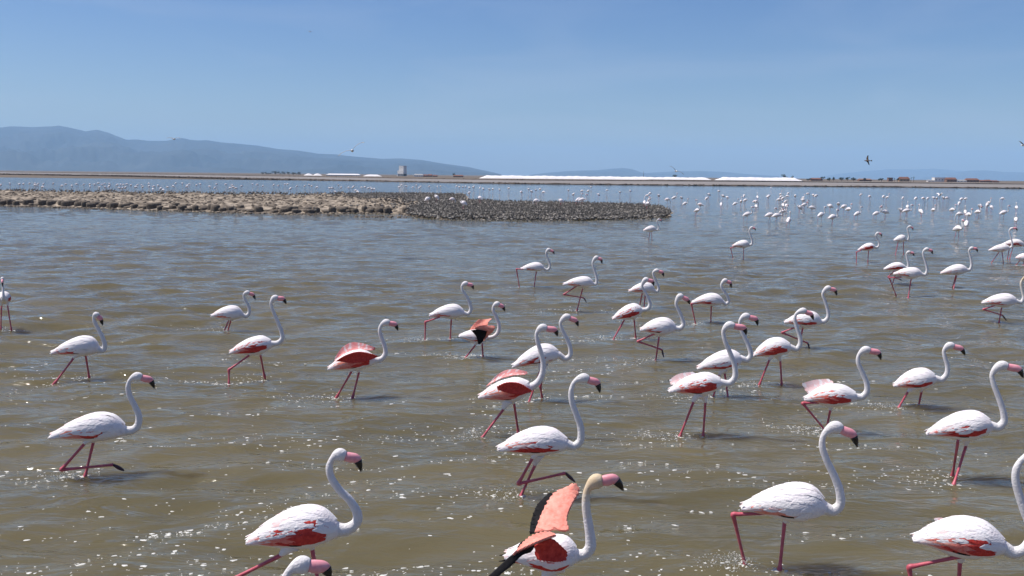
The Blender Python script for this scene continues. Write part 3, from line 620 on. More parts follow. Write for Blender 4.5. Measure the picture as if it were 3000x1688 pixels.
  {'name': 'flamingo', 'pos': [3.661, 7.105], 'rot': -0.2617, 'T': [-0.213, 0.0, 0.537], 'B': [0.192, 0.0, 0.602], 'rb': 0.1741, 'neck': [[0.487, 0.0, 0.554], [0.558, 0.0, 0.523], [0.631, 0.0, 0.553], [0.679, 0.0, 0.642], [0.669, 0.0, 0.768], [0.619, 0.0, 0.888], [0.568, 0.0, 1.024], [0.533, 0.0, 1.146], [0.534, 0.0, 1.248], [0.579, 0.0, 1.334]], 'head': [[0.65, 0.0, 1.36], [0.766, 0.0, 1.325], [0.807, 0.0, 1.228]], 'red': (74, 70, 0.25), 'label': 'flamingo in the bottom right corner with raised tail tuft and red lower wing', 'legs': [['b', [[0.134, -0.055, 0.453], [-0.234, -0.054, 0.315], [-0.185, -0.054, 0.0]]], ['s', [[0.181, 0.055, 0.362], [0.185, 0.054, 0.0]]]], 'sheets': [['palepink', 0.012, [[-0.042, 0.06, 0.729], [0.004, 0.06, 0.737], [0.073, 0.05, 0.734]], [[-0.023, 0.05, 0.678], [0.026, 0.05, 0.688], [0.13, 0.04, 0.704]]]], 'feath': 1},
  {'name': 'flamingo', 'pos': [2.546, 11.923], 'rot': -0.1157, 'T': [-0.338, 0.0, 0.618], 'B': [0.101, 0.0, 0.728], 'rb': 0.1553, 'neck': [[0.382, 0.0, 0.774], [0.483, 0.0, 0.771], [0.554, 0.0, 0.85], [0.55, 0.0, 1.011], [0.471, 0.0, 1.217], [0.398, 0.0, 1.381], [0.376, 0.0, 1.505]], 'head': [[0.45, 0.0, 1.584], [0.644, 0.0, 1.555], [0.684, 0.0, 1.457]], 'red': (66, 66, 0.1), 'label': 'flamingo with red wing side and far wing tilted back to a black tip', 'legs': [['s', [[0.002, -0.055, 0.498], [-0.162, -0.029, 0.0]]], ['s', [[0.177, 0.055, 0.469], [0.162, 0.029, 0.0]]]], 'sheets': [['palepink', 0.012, [[-0.32, 0.14, 0.756], [-0.205, 0.15, 0.837], [-0.003, 0.12, 0.887]], [[-0.308, 0.08, 0.7], [-0.137, 0.08, 0.713], [0.092, 0.07, 0.767]]], ['black', 0.01, [[-0.34, 0.15, 0.753], [-0.3, 0.15, 0.783]], [[-0.326, 0.15, 0.739], [-0.285, 0.15, 0.765]]]]},
  {'name': 'flamingo', 'pos': [3.444, 14.019], 'rot': -0.1325, 'T': [-0.397, 0.0, 0.48], 'B': [0.074, 0.0, 0.631], 'rb': 0.165, 'neck': [[0.316, 0.0, 0.673], [0.387, 0.0, 0.659], [0.45, 0.0, 0.735], [0.417, 0.0, 0.881], [0.339, 0.0, 1.042], [0.273, 0.0, 1.186], [0.258, 0.0, 1.299]], 'head': [[0.34, 0.0, 1.38], [0.501, 0.0, 1.34], [0.537, 0.0, 1.232]], 'red': (84, 95, 0.3), 'label': 'flamingo directly behind the one with the tilted wing, streaked white wing', 'legs': [['s', [[-0.041, -0.055, 0.399], [-0.123, 0.004, 0.0]]], ['s', [[0.057, 0.055, 0.411], [0.123, -0.004, 0.0]]]]},
  {'name': 'flamingo', 'pos': [4.59, 15.12], 'rot': -0.1621, 'T': [-0.318, 0.0, 0.478], 'B': [0.037, 0.0, 0.641], 'rb': 0.165, 'neck': [[0.313, 0.0, 0.656], [0.406, 0.0, 0.634], [0.463, 0.0, 0.724], [0.453, 0.0, 0.856], [0.39, 0.0, 1.029], [0.351, 0.0, 1.167], [0.37, 0.0, 1.255]], 'head': [[0.48, 0.0, 1.315], [0.615, 0.0, 1.264], [0.664, 0.0, 1.161]], 'red': (64, 72, 0.1), 'label': 'flamingo with deep red lower wing whose head covers a bird back behind', 'legs': [['s', [[-0.052, -0.055, 0.431], [-0.194, -0.067, 0.0]]], ['s', [[0.152, 0.055, 0.399], [0.195, 0.067, -0.0]]]]},
  {'name': 'flamingo', 'pos': [6.056, 18.124], 'rot': -0.1774, 'T': [-0.317, 0.0, 0.582], 'B': [0.17, 0.0, 0.669], 'rb': 0.1679, 'neck': [[0.401, 0.0, 0.632], [0.49, 0.0, 0.646], [0.554, 0.0, 0.743], [0.536, 0.0, 0.889], [0.471, 0.0, 1.075], [0.42, 0.0, 1.22]], 'head': [[0.516, 0.0, 1.344], [0.651, 0.0, 1.311], [0.701, 0.0, 1.194]], 'red': (72, 88, 0.3), 'label': 'flamingo crossed by a red-winged neighbour head, folded leg with dark foot', 'legs': [['r', [[-0.128, -0.055, 0.493], [-0.364, -0.055, 0.377], [0.168, -0.055, 0.178], [0.215, -0.055, 0.042]]], ['s', [[0.068, 0.055, 0.482], [0.0, 0.0, 0.0]]]]},
  {'name': 'flamingo', 'pos': [15.198, 37.836], 'rot': -0.2101, 'T': [-0.203, 0.0, 0.527], 'B': [0.234, 0.0, 0.686], 'rb': 0.1582, 'neck': [[0.477, 0.0, 0.684], [0.578, 0.0, 0.678], [0.651, 0.0, 0.809], [0.586, 0.0, 1.009], [0.476, 0.0, 1.178]], 'head': [[0.561, 0.0, 1.296], [0.684, 0.0, 1.26], [0.728, 0.0, 1.133]], 'red': (62, 68, 0.0), 'label': 'small flamingo with dark red belly line, left of the upper right group', 'legs': [['b', [[-0.071, -0.055, 0.544], [-0.278, -0.108, 0.456], [-0.258, -0.16, -0.036]]], ['s', [[0.24, 0.055, 0.543], [0.259, 0.16, 0.036]]]]},
  {'name': 'flamingo', 'pos': [18.645, 41.999], 'rot': -0.2298, 'T': [-0.303, 0.0, 0.67], 'B': [0.047, 0.0, 0.785], 'rb': 0.1729, 'neck': [[0.214, 0.0, 0.732], [0.318, 0.0, 0.711], [0.363, 0.0, 0.903], [0.295, 0.0, 1.139], [0.272, 0.0, 1.291]], 'head': [[0.378, 0.0, 1.369], [0.501, 0.0, 1.301], [0.531, 0.0, 1.183]], 'red': (120, 120, 0.5), 'label': 'small white hook-necked flamingo, topmost of the upper right walkers', 'legs': [['s', [[-0.11, -0.055, 0.631], [-0.214, -0.16, -0.0]]], ['s', [[0.142, 0.055, 0.63], [0.215, 0.16, 0.0]]]]},
  {'name': 'flamingo', 'pos': [13.271, 30.277], 'rot': -0.2272, 'T': [-0.321, 0.0, 0.477], 'B': [0.077, 0.0, 0.588], 'rb': 0.1398, 'neck': [[0.366, 0.0, 0.58], [0.456, 0.0, 0.583], [0.46, 0.0, 0.729], [0.399, 0.0, 0.934], [0.381, 0.0, 1.054]], 'head': [[0.448, 0.0, 1.108], [0.591, 0.0, 1.078], [0.63, 0.0, 0.969]], 'red': (72, 75, 0.0), 'label': 'flamingo half hidden behind a larger walker, leg folded under it, upper right', 'legs': [['r', [[0.011, -0.055, 0.442], [-0.176, -0.055, 0.226], [0.189, -0.055, 0.17], [0.288, -0.055, 0.122]]], ['s', [[0.096, 0.055, 0.433], [0.0, 0.0, 0.0]]]]},
  {'name': 'flamingo', 'pos': [12.16, 27.023], 'rot': -0.2326, 'T': [-0.291, 0.0, 0.669], 'B': [0.232, 0.0, 0.719], 'rb': 0.1798, 'neck': [[0.518, 0.0, 0.698], [0.613, 0.0, 0.683], [0.668, 0.0, 0.803], [0.625, 0.0, 1.017], [0.539, 0.0, 1.261], [0.521, 0.0, 1.398]], 'head': [[0.615, 0.0, 1.478], [0.754, 0.0, 1.436], [0.786, 0.0, 1.324]], 'red': (72, 118, 0.4), 'label': 'flamingo in front of a half hidden one, square-bent pink rear leg, upper right', 'legs': [['b', [[-0.072, -0.055, 0.596], [-0.396, 0.052, 0.55], [-0.156, 0.16, 0.02]]], ['s', [[0.24, 0.055, 0.533], [0.153, -0.16, -0.019]]]]},
  {'name': 'flamingo', 'pos': [14.866, 29.252], 'rot': -0.2586, 'T': [-0.424, 0.0, 0.464], 'B': [0.087, 0.0, 0.608], 'rb': 0.2101, 'neck': [[0.39, 0.0, 0.613], [0.47, 0.0, 0.632], [0.507, 0.0, 0.801], [0.456, 0.0, 1.049], [0.396, 0.0, 1.264]], 'head': [[0.468, 0.0, 1.349], [0.611, 0.0, 1.337], [0.665, 0.0, 1.216]], 'red': (82, 115, 0.4), 'label': 'flamingo with both pink legs together, right of the overlapping upper right pair', 'legs': [['s', [[0.042, -0.055, 0.421], [0.017, 0.16, 0.007]]], ['s', [[0.088, 0.055, 0.394], [-0.017, -0.16, -0.007]]]]},
  {'name': 'flamingo', 'pos': [12.48, 22.114], 'rot': -0.2826, 'T': [-0.436, 0.0, 0.474], 'B': [0.073, 0.0, 0.561], 'rb': 0.1778, 'neck': [[0.356, 0.0, 0.558], [0.459, 0.0, 0.538], [0.511, 0.0, 0.655], [0.462, 0.0, 0.856], [0.426, 0.0, 1.032], [0.473, 0.0, 1.155]], 'head': [[0.544, 0.0, 1.189], [0.67, 0.0, 1.144], [0.705, 0.0, 1.039]], 'red': (76, 115, 0.4), 'label': 'yellowish-headed flamingo at the right edge, folded leg with black foot in front', 'legs': [['r', [[-0.102, -0.055, 0.453], [-0.402, -0.055, 0.321], [0.053, -0.055, 0.192], [0.154, -0.055, 0.056]]], ['s', [[0.043, 0.055, 0.368], [0.0, 0.0, -0.0]]]], 'tan': 1},
  {'name': 'flamingo', 'pos': [21.239, 38.146], 'rot': -0.2794, 'T': [-0.382, 0.0, 0.544], 'B': [0.136, 0.0, 0.67], 'rb': 0.1643, 'neck': [[0.426, 0.0, 0.692], [0.507, 0.0, 0.747], [0.504, 0.0, 0.942], [0.412, 0.0, 1.242], [0.363, 0.0, 1.435]], 'head': [[0.448, 0.0, 1.537], [0.613, 0.0, 1.55], [0.68, 0.0, 1.435]], 'red': (95, 118, 0.6), 'label': 'slender flamingo near the right edge overlapping one behind, stretched back leg', 'legs': [['s', [[0.02, -0.055, 0.496], [-0.24, 0.02, 0.0]]], ['s', [[0.162, 0.055, 0.492], [0.239, -0.02, 0.0]]]]},
  {'name': 'flamingo', 'pos': [23.151, 40.67], 'rot': -0.2846, 'T': [-0.361, 0.0, 0.613], 'B': [0.231, 0.0, 0.729], 'rb': 0.2134, 'neck': [[0.587, 0.0, 0.644], [0.711, 0.0, 0.639], [0.734, 0.0, 0.87], [0.628, 0.0, 1.189], [0.624, 0.0, 1.35]], 'head': [[0.71, 0.0, 1.458], [0.875, 0.0, 1.425], [0.925, 0.0, 1.312]], 'red': (75, 80, 0.2), 'label': 'flamingo behind the slender one at the right edge, neck leaving the picture', 'legs': [['s', [[0.13, -0.055, 0.531], [0.017, -0.125, 0.0]]], ['s', [[0.015, 0.055, 0.473], [-0.017, 0.126, 0.0]]]]},
  {'name': 'flamingo', 'pos': [21.759, 37.346], 'rot': -0.2902, 'T': [-0.184, 0.0, 0.303], 'B': [0.136, 0.0, 0.337], 'rb': 0.1873, 'neck': [[0.42, 0.0, 0.326], [0.513, 0.0, 0.329], [0.516, 0.0, 0.542], [0.437, 0.0, 0.837], [0.413, 0.0, 1.005]], 'head': [[0.509, 0.0, 1.114], [0.662, 0.0, 1.077], [0.708, 0.0, 0.973]], 'red': (100, 118, 0.6), 'label': 'flamingo of which only the tail half shows at the right edge below the slender one', 'legs': [['s', [[-0.036, -0.055, 0.185], [-0.087, 0.16, 0.014]]], ['s', [[0.162, 0.055, 0.162], [0.086, -0.16, -0.013]]]]},
]
FAR=[[82.99,283.32,'front',2259],[42.71,146.69,'ball',2253],[50.31,165.47,'front',2286],[43.6,143.06,'ball',2288],[37.83,125.23,'ball',2281],[39.82,129.66,'ball',2294],[36.22,116.58,'ball',2302],[56.14,179.36,'ball',2310],[47.7,153.16,'ball',2305],[48.87,152.21,'ball',2330],[30.81,100.22,'front',2294],[30.36,97.49,'front',2304],[21.18,72.08,'right',2257],[21.51,71.28,'right',2278],[25.33,82.15,'right',2295],[20.39,64.71,'front',2311],[46.83,141.85,'front',2353],[39.94,121.11,'ball',2352],[34.22,102.97,'right',2358],[59.07,176.02,'ball',2368],[54.98,161.06,'ball',2382],[52.54,152.38,'ball',2391],[30.13,92.34,'ball',2342],[30.79,90.58,'left',2377],[26.09,74.11,'right',2407],[34.52,95.64,'ball',2431],[25.12,68.74,'right',2441],[39.73,107.23,'ball',2456],[36.01,95.47,'ball',2473],[33.63,87.93,'front',2486],[30.73,78.12,'right',2513],[67.69,171.14,'ball',2522],[63.12,155.55,'ball',2548],[33.27,80.18,'right',2569],[34.38,81.1,'left',2592],[65.02,154.21,'ball',2589],[63.27,148.66,'front',2599],[66.57,150.03,'ball',2646],[39.17,88.65,'ball',2639],[44.26,98.47,'front',2659],[38.18,84.97,'right',2658],[64.66,141.04,'ball',2684],[39.04,84.04,'front',2697],[66.47,142.35,'ball',2706],[69.52,147.3,'ball',2719],[43.38,90.55,'front',2735],[70.66,147.76,'ball',2735],[72.16,149.67,'ball',2745],[84.82,174.77,'wings',2754],[71.9,146.98,'ball',2763],[74.38,150.57,'ball',2776],[45.35,90.55,'front',2791],[71.2,139.48,'ball',2818],[74.25,144.19,'ball',2829],[59.3,116.73,'ball',2810],[40.96,80.57,'ball',2809],[44.24,85.81,'front',2828],[40.56,78.05,'front',2838],[27.54,54.12,'front',2807],[32.12,62.01,'front',2831],[44.68,84.31,'front',2865],[54.03,101.62,'ball',2871],[64.03,118.29,'front',2896],[57.15,105.86,'ball',2892],[55.62,102.08,'ball',2905],[81.84,147.15,'ball',2936],[46.47,82.97,'right',2942],[57.39,100.08,'front',2978],[40.4,70.38,'front',2976],[1.56,162.22,'ball',1528],[3.41,195.43,'ball',1548],[3.47,166.2,'ball',1557],[4.82,185.88,'ball',1570],[6.12,197.2,'ball',1583],[5.53,160.61,'ball',1592],[2.37,91.04,'ballI',1570],[5.0,92.05,'ballI',1643],[11.92,190.27,'ball',1664],[10.19,147.8,'ball',1681],[7.14,94.83,'rightI',1697],[7.43,93.76,'rightI',1707],[14.27,183.18,'ball',1704],[15.29,178.11,'ball',1724],[14.38,148.27,'ball',1753],[22.33,252.16,'ball',1731],[20.94,195.85,'ball',1779],[20.99,172.83,'ball',1816],[24.72,185.8,'ball',1846],[13.45,89.72,'frontI',1889],[12.73,82.98,'frontI',1897],[18.58,119.45,'ball',1903],[24.94,159.93,'ball',1905],[22.14,144.53,'ball',1897],[23.58,142.39,'ball',1929],[20.69,117.36,'ball',1957],[23.67,128.79,'right',1976],[25.46,132.98,'ball',1996],[20.41,103.92,'right',2008],[20.89,98.14,'left',2050],[16.94,80.66,'front',2042],[34.24,153.81,'ball',2076],[28.22,127.84,'ball',2071],[45.71,195.53,'ball',2106],[34.13,142.97,'ball',2118],[33.85,138.95,'ball',2130],[23.9,100.77,'front',2113],[26.68,105.23,'right',2155],[29.67,114.28,'front',2171],[39.29,149.4,'ball',2180],[31.63,119.51,'ball',2184],[38.48,138.38,'front',2219],[31.04,112.21,'ball',2215],[26.78,96.73,'front',2215],[19.71,73.56,'right',2191],[41.74,144.25,'ball',2248],[-64.27,221.32,'ball',754],[-58.46,205.69,'ball',770],[-58.6,215.64,'ball',802],[-57.66,216.49,'ball',816],[-62.36,240.47,'ball',834],[-60.65,236.98,'ball',843],[-42.41,167.86,'ball',852],[-50.81,206.53,'ball',869],[-50.36,212.71,'ball',893],[-52.3,225.78,'ball',906],[-48.92,213.96,'ball',914],[-42.91,192.24,'ball',928],[-37.81,181.27,'ball',965],[-37.77,184.08,'ball',974],[-29.11,143.79,'ball',981],[-47.19,237.64,'ball',991],[-37.69,193.05,'ball',1000],[-36.21,194.15,'ball',1022],[-35.54,194.65,'ball',1032],[-37.09,205.06,'ball',1037],[-29.16,162.69,'ball',1041],[-25.77,145.59,'ball',1047],[-34.17,198.88,'ball',1060],[-33.1,196.48,'ball',1069],[-30.65,186.3,'ball',1079],[-31.91,197.37,'ball',1086],[-27.72,172.66,'ball',1089],[-28.54,180.93,'ball',1096],[-26.12,201.7,'ball',1169],[-30.54,241.14,'ball',1177],[-28.19,231.92,'ball',1190],[-23.89,210.14,'ball',1210],[-25.75,234.03,'ball',1219],[-21.31,200.45,'ball',1229],[-23.2,221.75,'ball',1233],[-21.58,227.05,'ball',1258],[-19.99,232.51,'ball',1281],[-19.18,233.19,'ball',1291],[-8.83,91.28,'ballI',1254],[-8.44,96.92,'ballI',1278],[-6.69,97.67,'ballI',1326],[-4.4,77.8,'ballI',1357],[-15.14,236.61,'ball',1338],[-13.35,218.29,'ball',1345],[-12.52,218.93,'ball',1356],[-12.41,230.53,'ball',1364],[-10.16,203.78,'ball',1375],[-9.48,209.09,'ball',1386],[-10.45,236.27,'ball',1389],[-7.87,210.27,'front',1407],[-6.43,189.0,'ball',1415],[-5.1,187.23,'ball',1433],[-4.43,193.03,'ball',1444],[-2.91,188.65,'ball',1463],[-0.96,204.07,'ball',1491],[-7.49,151.06,'ball',1375],[-3.57,94.64,'ballI',1406],[-102.36,175.86,'ball',3],[-116.16,203.1,'ball',29],[-106.85,190.44,'ball',57],[-107.75,193.73,'ball',69],[-113.3,206.33,'ball',87],[-112.51,207.23,'ball',103],[-97.84,179.97,'ball',102],[-109.59,203.11,'ball',112],[-97.56,180.22,'ball',108],[-107.2,200.99,'ball',128],[-86.55,161.71,'ball',124],[-108.16,207.1,'ball',157],[-92.22,179.8,'ball',181],[-103.96,204.44,'ball',192],[-90.79,181.05,'ball',211],[-100.71,203.24,'ball',226],[-97.47,199.89,'ball',246],[-96.55,200.81,'ball',263],[-84.25,175.17,'ball',263],[-92.47,194.37,'ball',277],[-102.88,218.1,'ball',287],[-77.89,165.64,'ball',291],[-93.25,199.8,'ball',300],[-101.75,219.38,'ball',307],[-78.08,168.26,'ball',307],[-93.53,203.85,'ball',320],[-80.38,175.24,'ball',321],[-87.09,193.53,'ball',343],[-90.35,202.66,'ball',354],[-72.88,162.78,'ball',349],[-72.39,163.14,'ball',360],[-89.87,203.13,'ball',362],[-90.65,206.75,'ball',373],[-73.28,166.42,'ball',368],[-83.69,192.83,'ball',384],[-73.65,171.68,'ball',397],[-85.69,200.85,'ball',403],[-83.21,197.13,'ball',415],[-73.99,175.81,'ball',418],[-92.04,222.24,'ball',435],[-78.06,188.7,'ball',437],[-73.72,180.66,'ball',451],[-76.64,189.94,'ball',463],[-62.39,152.43,'ball',448],[-61.99,154.88,'ball',472],[-59.37,149.16,'ball',477],[-70.15,178.85,'ball',492],[-70.69,183.12,'ball',508],[-87.89,229.45,'ball',515],[-86.7,230.76,'ball',534],[-67.19,181.21,'ball',547],[-74.48,201.21,'ball',549],[-82.0,222.72,'ball',554],[-73.94,205.72,'ball',576],[-78.01,219.49,'ball',587],[-63.49,184.14,'ball',614],[-58.64,173.18,'ball',630],[-78.08,232.0,'ball',635],[-73.16,224.37,'ball',662],[-56.31,174.88,'ball',673],[-67.48,211.71,'ball',681],[-57.54,181.12,'ball',684],[-54.55,173.44,'ball',692],[-62.42,202.26,'ball',707],[-70.95,239.6,'ball',740]]
MISC={'chick_poly': [[-25.38, 131.61], [-23.67, 151.13], [-8.03, 150.8], [-6.23, 117.17], [-0.11, 109.53], [7.01, 104.87], [11.73, 104.56], [16.52, 99.18], [15.54, 86.2], [13.99, 79.03], [11.77, 74.56], [-0.06, 68.74], [-5.34, 68.89], [-6.96, 71.12], [-9.63, 78.44], [-10.6, 99.07], [-15.62, 118.47], [-21.3, 118.76]], 'isl_poly': [[-88.4, 138.1], [-79.91, 136.93], [-62.18, 132.15], [-38.37, 131.25], [-26.18, 135.77], [-23.31, 148.8], [-8.15, 153.12], [-5.89, 114.4], [-0.11, 108.74], [11.91, 106.17], [16.22, 97.36], [16.36, 90.16], [14.23, 80.85], [5.78, 73.56], [-0.06, 72.33], [-5.64, 72.81], [-10.04, 80.27], [-14.59, 81.29], [-19.32, 78.04], [-23.19, 79.17], [-28.16, 81.19], [-34.44, 83.03], [-44.47, 87.99], [-52.55, 89.89], [-58.43, 91.12]], 'dike1': [[-752.3, 1001.1], [-475.4, 816.3], [-313.1, 716.3], [-152.9, 523.8], [-62.1, 423.7], [-0.5, 372.2], [53.9, 374.3], [111.6, 385.5], [175.0, 402.5], [229.2, 395.0], [292.4, 394.7]], 'dike2': [[-1410.2, 1877.0], [-835.6, 1435.2], [-281.0, 962.9], [-0.8, 638.1], [236.1, 816.3], [485.6, 837.5], [618.9, 835.9]], 'crumb': [[-12.53, 73.73], [-12.31, 73.43], [-11.84, 73.36], [-10.98, 73.72], [-10.36, 73.16], [-10.17, 73.9], [-9.84, 73.97], [-8.25, 73.97], [-16.69, 75.72], [-18.04, 76.36], [-19.98, 76.49], [-15.51, 75.43], [-44.12, 85.39], [-47.73, 87.03], [-38.79, 83.07], [-33.99, 80.82], [-50.0, 87.2], [-29.11, 78.76], [-25.49, 78.6], [-23.09, 77.14]], 'range': [[-11910, 263.1], [-10633, 462.7], [-9366, 599.6], [-8609, 656.9], [-8106, 674.5], [-7916, 695.0], [-7603, 685.8], [-7289, 701.4], [-7181, 714.9], [-6976, 686.1], [-6759, 632.7], [-6576, 659.4], [-6384, 605.7], [-6119, 503.1], [-5949, 511.1], [-5780, 494.2], [-5478, 497.4], [-5351, 523.5], [-5256, 543.0], [-5113, 513.5], [-4975, 502.6], [-4849, 510.1], [-4599, 475.4], [-4348, 459.4], [-4034, 431.6], [-3721, 385.2], [-3407, 363.6], [-3093, 317.1], [-2779, 307.9], [-2653, 290.5], [-2465, 273.8], [-2087, 246.6], [-1772, 256.1], [-1457, 234.4], [-1079, 176.0], [-701, 129.9], [-512, 88.2], [-322, 52.6], [-183, 16.5]], 'range_d': 14000, 'mid': [[334, 18.7], [676, 64.7], [1104, 103.1], [1446, 123.6], [1788, 135.7], [2129, 173.1], [2343, 192.3], [2557, 169.1], [2773, 95.0], [3074, 64.2]], 'mid_d': 19000, 'mid2': [[2924, 65.6], [3302, 107.1], [3868, 141.1], [4435, 156.4], [5003, 143.5], [5573, 93.2], [6332, 54.1]], 'mid2_d': 21000, 'right': [[9239, 31.7], [10082, 173.2], [10807, 253.0], [11532, 320.8], [12262, 316.3], [12867, 346.7], [13478, 304.9], [14089, 263.0], [14947, 175.5], [15678, 171.0], [16527, 191.9], [18356, 150.6]], 'right_d': 27000, 'right2': [[10464, 3.0], [10973, 131.7], [11486, 198.7], [11896, 254.3], [12309, 268.9], [12726, 232.1], [13141, 226.2], [13765, 201.8], [14596, 169.4], [16677, 88.2]], 'right2_d': 23000, 'far_things': [['tree_row', -378.3, 1350, 14.5, 4.2, 'low dark scrub trees at left end of the tree clump, left of the salt heaps', 0.8], ['tree', -364.6, 1350, 12.9, 5.9, 'taller dark tree in the middle of the clump left of the salt heaps', 0.7], ['tree', -350.5, 1350, 18.3, 5.1, 'broad dark tree right of the tallest in the clump on the shore', 0.8], ['tree', -336.4, 1350, 6.9, 4.1, 'small dark tree right of the broad tree on the shore', 1.0], ['tree', -328.4, 1350, 7.6, 5.1, 'dark pointed tree standing next to the first salt heap', 0.7], ['heap', -302.7, 1300, 15.4, 3.6, 'small peaked white salt heap next to the dark trees', 0.4], ['heap', -289.5, 1300, 15.4, 3.9, 'second peaked white salt heap with grey shaded end', 0.3], ['longshed', -241.4, 1250, 47.9, 3.6, 'long low white salt shed right of the small heaps', -0.1], ['longheap', -192.5, 1200, 25.7, 2.4, 'long low white salt heap between the shed and the tower', 0.5], ['tower', -188.6, 1500, 16.1, 17.8, 'pale grey multi-storey salt silo tower with dark base', 0.2], ['shed', -134.3, 1250, 12.7, 3.8, 'low grey-roofed shed right of the silo tower', 0.5], ['house', -117.7, 1250, 20.4, 4.1, 'long reddish-brown shed right of the grey-roofed shed', 0.1], ['tree', -83.8, 1250, 4.2, 4.8, 'single small dark tree beside the red farmhouse', 1.6], ['house', -74.8, 1200, 13.5, 3.5, 'low red-roofed farmhouse left of the great salt pile', 0.1], ['pile', 85.0, 900, 244.3, 4.5, 'very long flat-topped white salt pile stretching across the centre of the shore', -0.3], ['pile', 247.8, 880, 88.6, 4.4, 'second long white salt pile right of the notch', 0.5], ['tree', 201.4, 1100, 6.4, 2.7, 'round dark bush showing over the salt pile below the gliding gull', 4.2], ['mast', 162.6, 1100, 1.2, 6.8, 'thin dark mast rising behind the long salt pile', 3.8], ['tree', 307.0, 1000, 7.9, 3.6, 'dome-shaped dark tree behind the second salt pile', 4.9], ['tree', 316.8, 1000, 3.9, 1.9, 'small dark bush behind the second salt pile near its right end', 5.0], ['tree', 318.6, 950, 5.4, 2.9, 'dark low bush at the right end of the salt pile', 1.1], ['house', 327.2, 950, 11.8, 3.2, 'brown-roofed low house beside the right end of the salt pile', 1.2], ['tree', 333.6, 950, 3.9, 5.2, 'upright dark tree against the brown-roofed house', 1.3], ['tree', 340.9, 950, 4.7, 3.9, 'dark tree first to the right of the brown-roofed house', 1.4], ['tree', 345.2, 950, 2.9, 4.2, 'narrow dark tree second to the right of the brown-roofed house', 1.4], ['tree', 353.8, 950, 5.7, 4.2, 'dark tree in the middle of the shore, under open sky, left of the twin trees', 1.5], ['tree', 360.5, 950, 4.5, 4.5, 'taller dark tree of the two twins on the shore', 1.6], ['tree', 366.9, 950, 5.0, 4.1, 'rounded dark tree next to the taller twin', 1.4], ['house', 379.9, 950, 13.4, 2.7, 'low brown ruin-like house below the dark flying bird', 1.5], ['tree', 378.9, 950, 2.5, 4.1, 'thin tree growing from behind the low brown house', 1.5], ['tree', 396.9, 950, 6.2, 3.7, 'wide dark bush between the low brown house and the small red house', 1.6], ['house', 406.8, 950, 4.6, 4.1, 'small square red house with a flat brown roof', 1.5], ['tree', 410.6, 950, 2.4, 3.9, 'small palm-like tree beside the square red house', 1.6], ['tree', 414.4, 950, 3.2, 4.1, 'slim dark tree left of the large red-roofed house', 1.6], ['house', 421.9, 950, 10.7, 4.9, 'large red-roofed house with an ochre front', 1.6], ['tree', 428.7, 950, 2.9, 5.1, 'leaning palm-like tree right of the large red-roofed house', 1.7], ['tree', 431.6, 950, 2.8, 5.5, 'last tall palm-like tree right of the large red-roofed house', 1.7], ['shed', 450.6, 950, 7.0, 2.1, 'small grey shed left of the pale warehouse', 1.7], ['warehouse', 460.8, 950, 13.4, 4.5, 'pale cream warehouse building on the right shore', 1.8], ['house', 467.6, 940, 10.7, 4.4, 'brown-red building touching the pale warehouse', 1.9], ['shed', 478.4, 940, 10.6, 2.1, 'long low whitish shed right of the brown-red building', 2.0], ['house', 490.3, 940, 13.2, 3.7, 'wide red-roofed house right of the low whitish shed', 2.0], ['house', 513.5, 950, 21.4, 2.3, 'farthest right row of low reddish buildings', 2.1]], 'gulls': [[[-31.84, 140.0, 25.44], 1.1, 0.1, 'gull', 'tiny bird high in the upper left sky'], [[-28.75, 75.0, 6.35], 1.2, 0.0, 'gull', 'white gull gliding over the mountain ridge at left'], [[-6.92, 38.0, 4.58], 1.25, -0.5, 'gull', 'gull banking with arched wings above the white silo shore'], [[11.43, 62.0, 4.01], 1.2, 0.5, 'gull', 'pale gull skimming over the long salt pile'], [[28.03, 70.0, 5.04], 0.85, 1.1, 'dark', 'dark brown bird flying with wings up at upper right'], [[34.53, 60.0, 5.98], 1.1, 0.4, 'gull', 'white bird cut by the right edge of the sky']]}

# ------------------------------------------------------------------ waves
NW = 90
_lam = np.exp(rng.uniform(math.log(.22), math.log(3.2), NW))
_ang = rng.normal(0, 0.42, NW) + math.radians(-90 + 13)
_k = 2 * math.pi / _lam
_kx = _k * np.cos(_ang); _ky = _k * np.sin(_ang)
_ph = rng.uniform(0, 2 * math.pi, NW)
_slope = 0.040 * np.where(_lam < 1.2, 1.0, (1.2 / _lam) ** .45) * np.where(_lam < .4, .55, 1.0)
_amp = _slope / _k
def wave_h(x, y, dy):
    z = np.zeros_like(x)
    # slow patches of calmer and rougher water
    env = 0.75 + 0.35 * np.sin(x * .21 + 1.3 * np.sin(y * .11)) * np.sin(y * .17 + 2 + np.sin(x * .13))
    for i in range(NW):
        q = abs(_ky[i]) * dy
        att = np.exp(-(q / 3.0) ** 2)
        z += _amp[i] * att * np.sin(_kx[i] * x + _ky[i] * y + _ph[i] + .5 * np.sin(.35 * x + .5 * y + i))
    return z * env
FEET = []
for d in NEAR:
    if 'seen from the front' in d['label']: continue
    c, s = math.cos(d['rot']), math.sin(d['rot'])
    for kind, L in d['legs']:
        if kind == 'r': continue
        p = L[-1]
        FEET.append((d['pos'][0] + p[0] * c - p[1] * s, d['pos'][1] + p[0] * s + p[1] * c))
def wave_pt(x, y):
    d = max(y, 3.0)
    return float(wave_h(np.array([x]), np.array([y]), np.array([d * d * 1.52e-4]))[0])

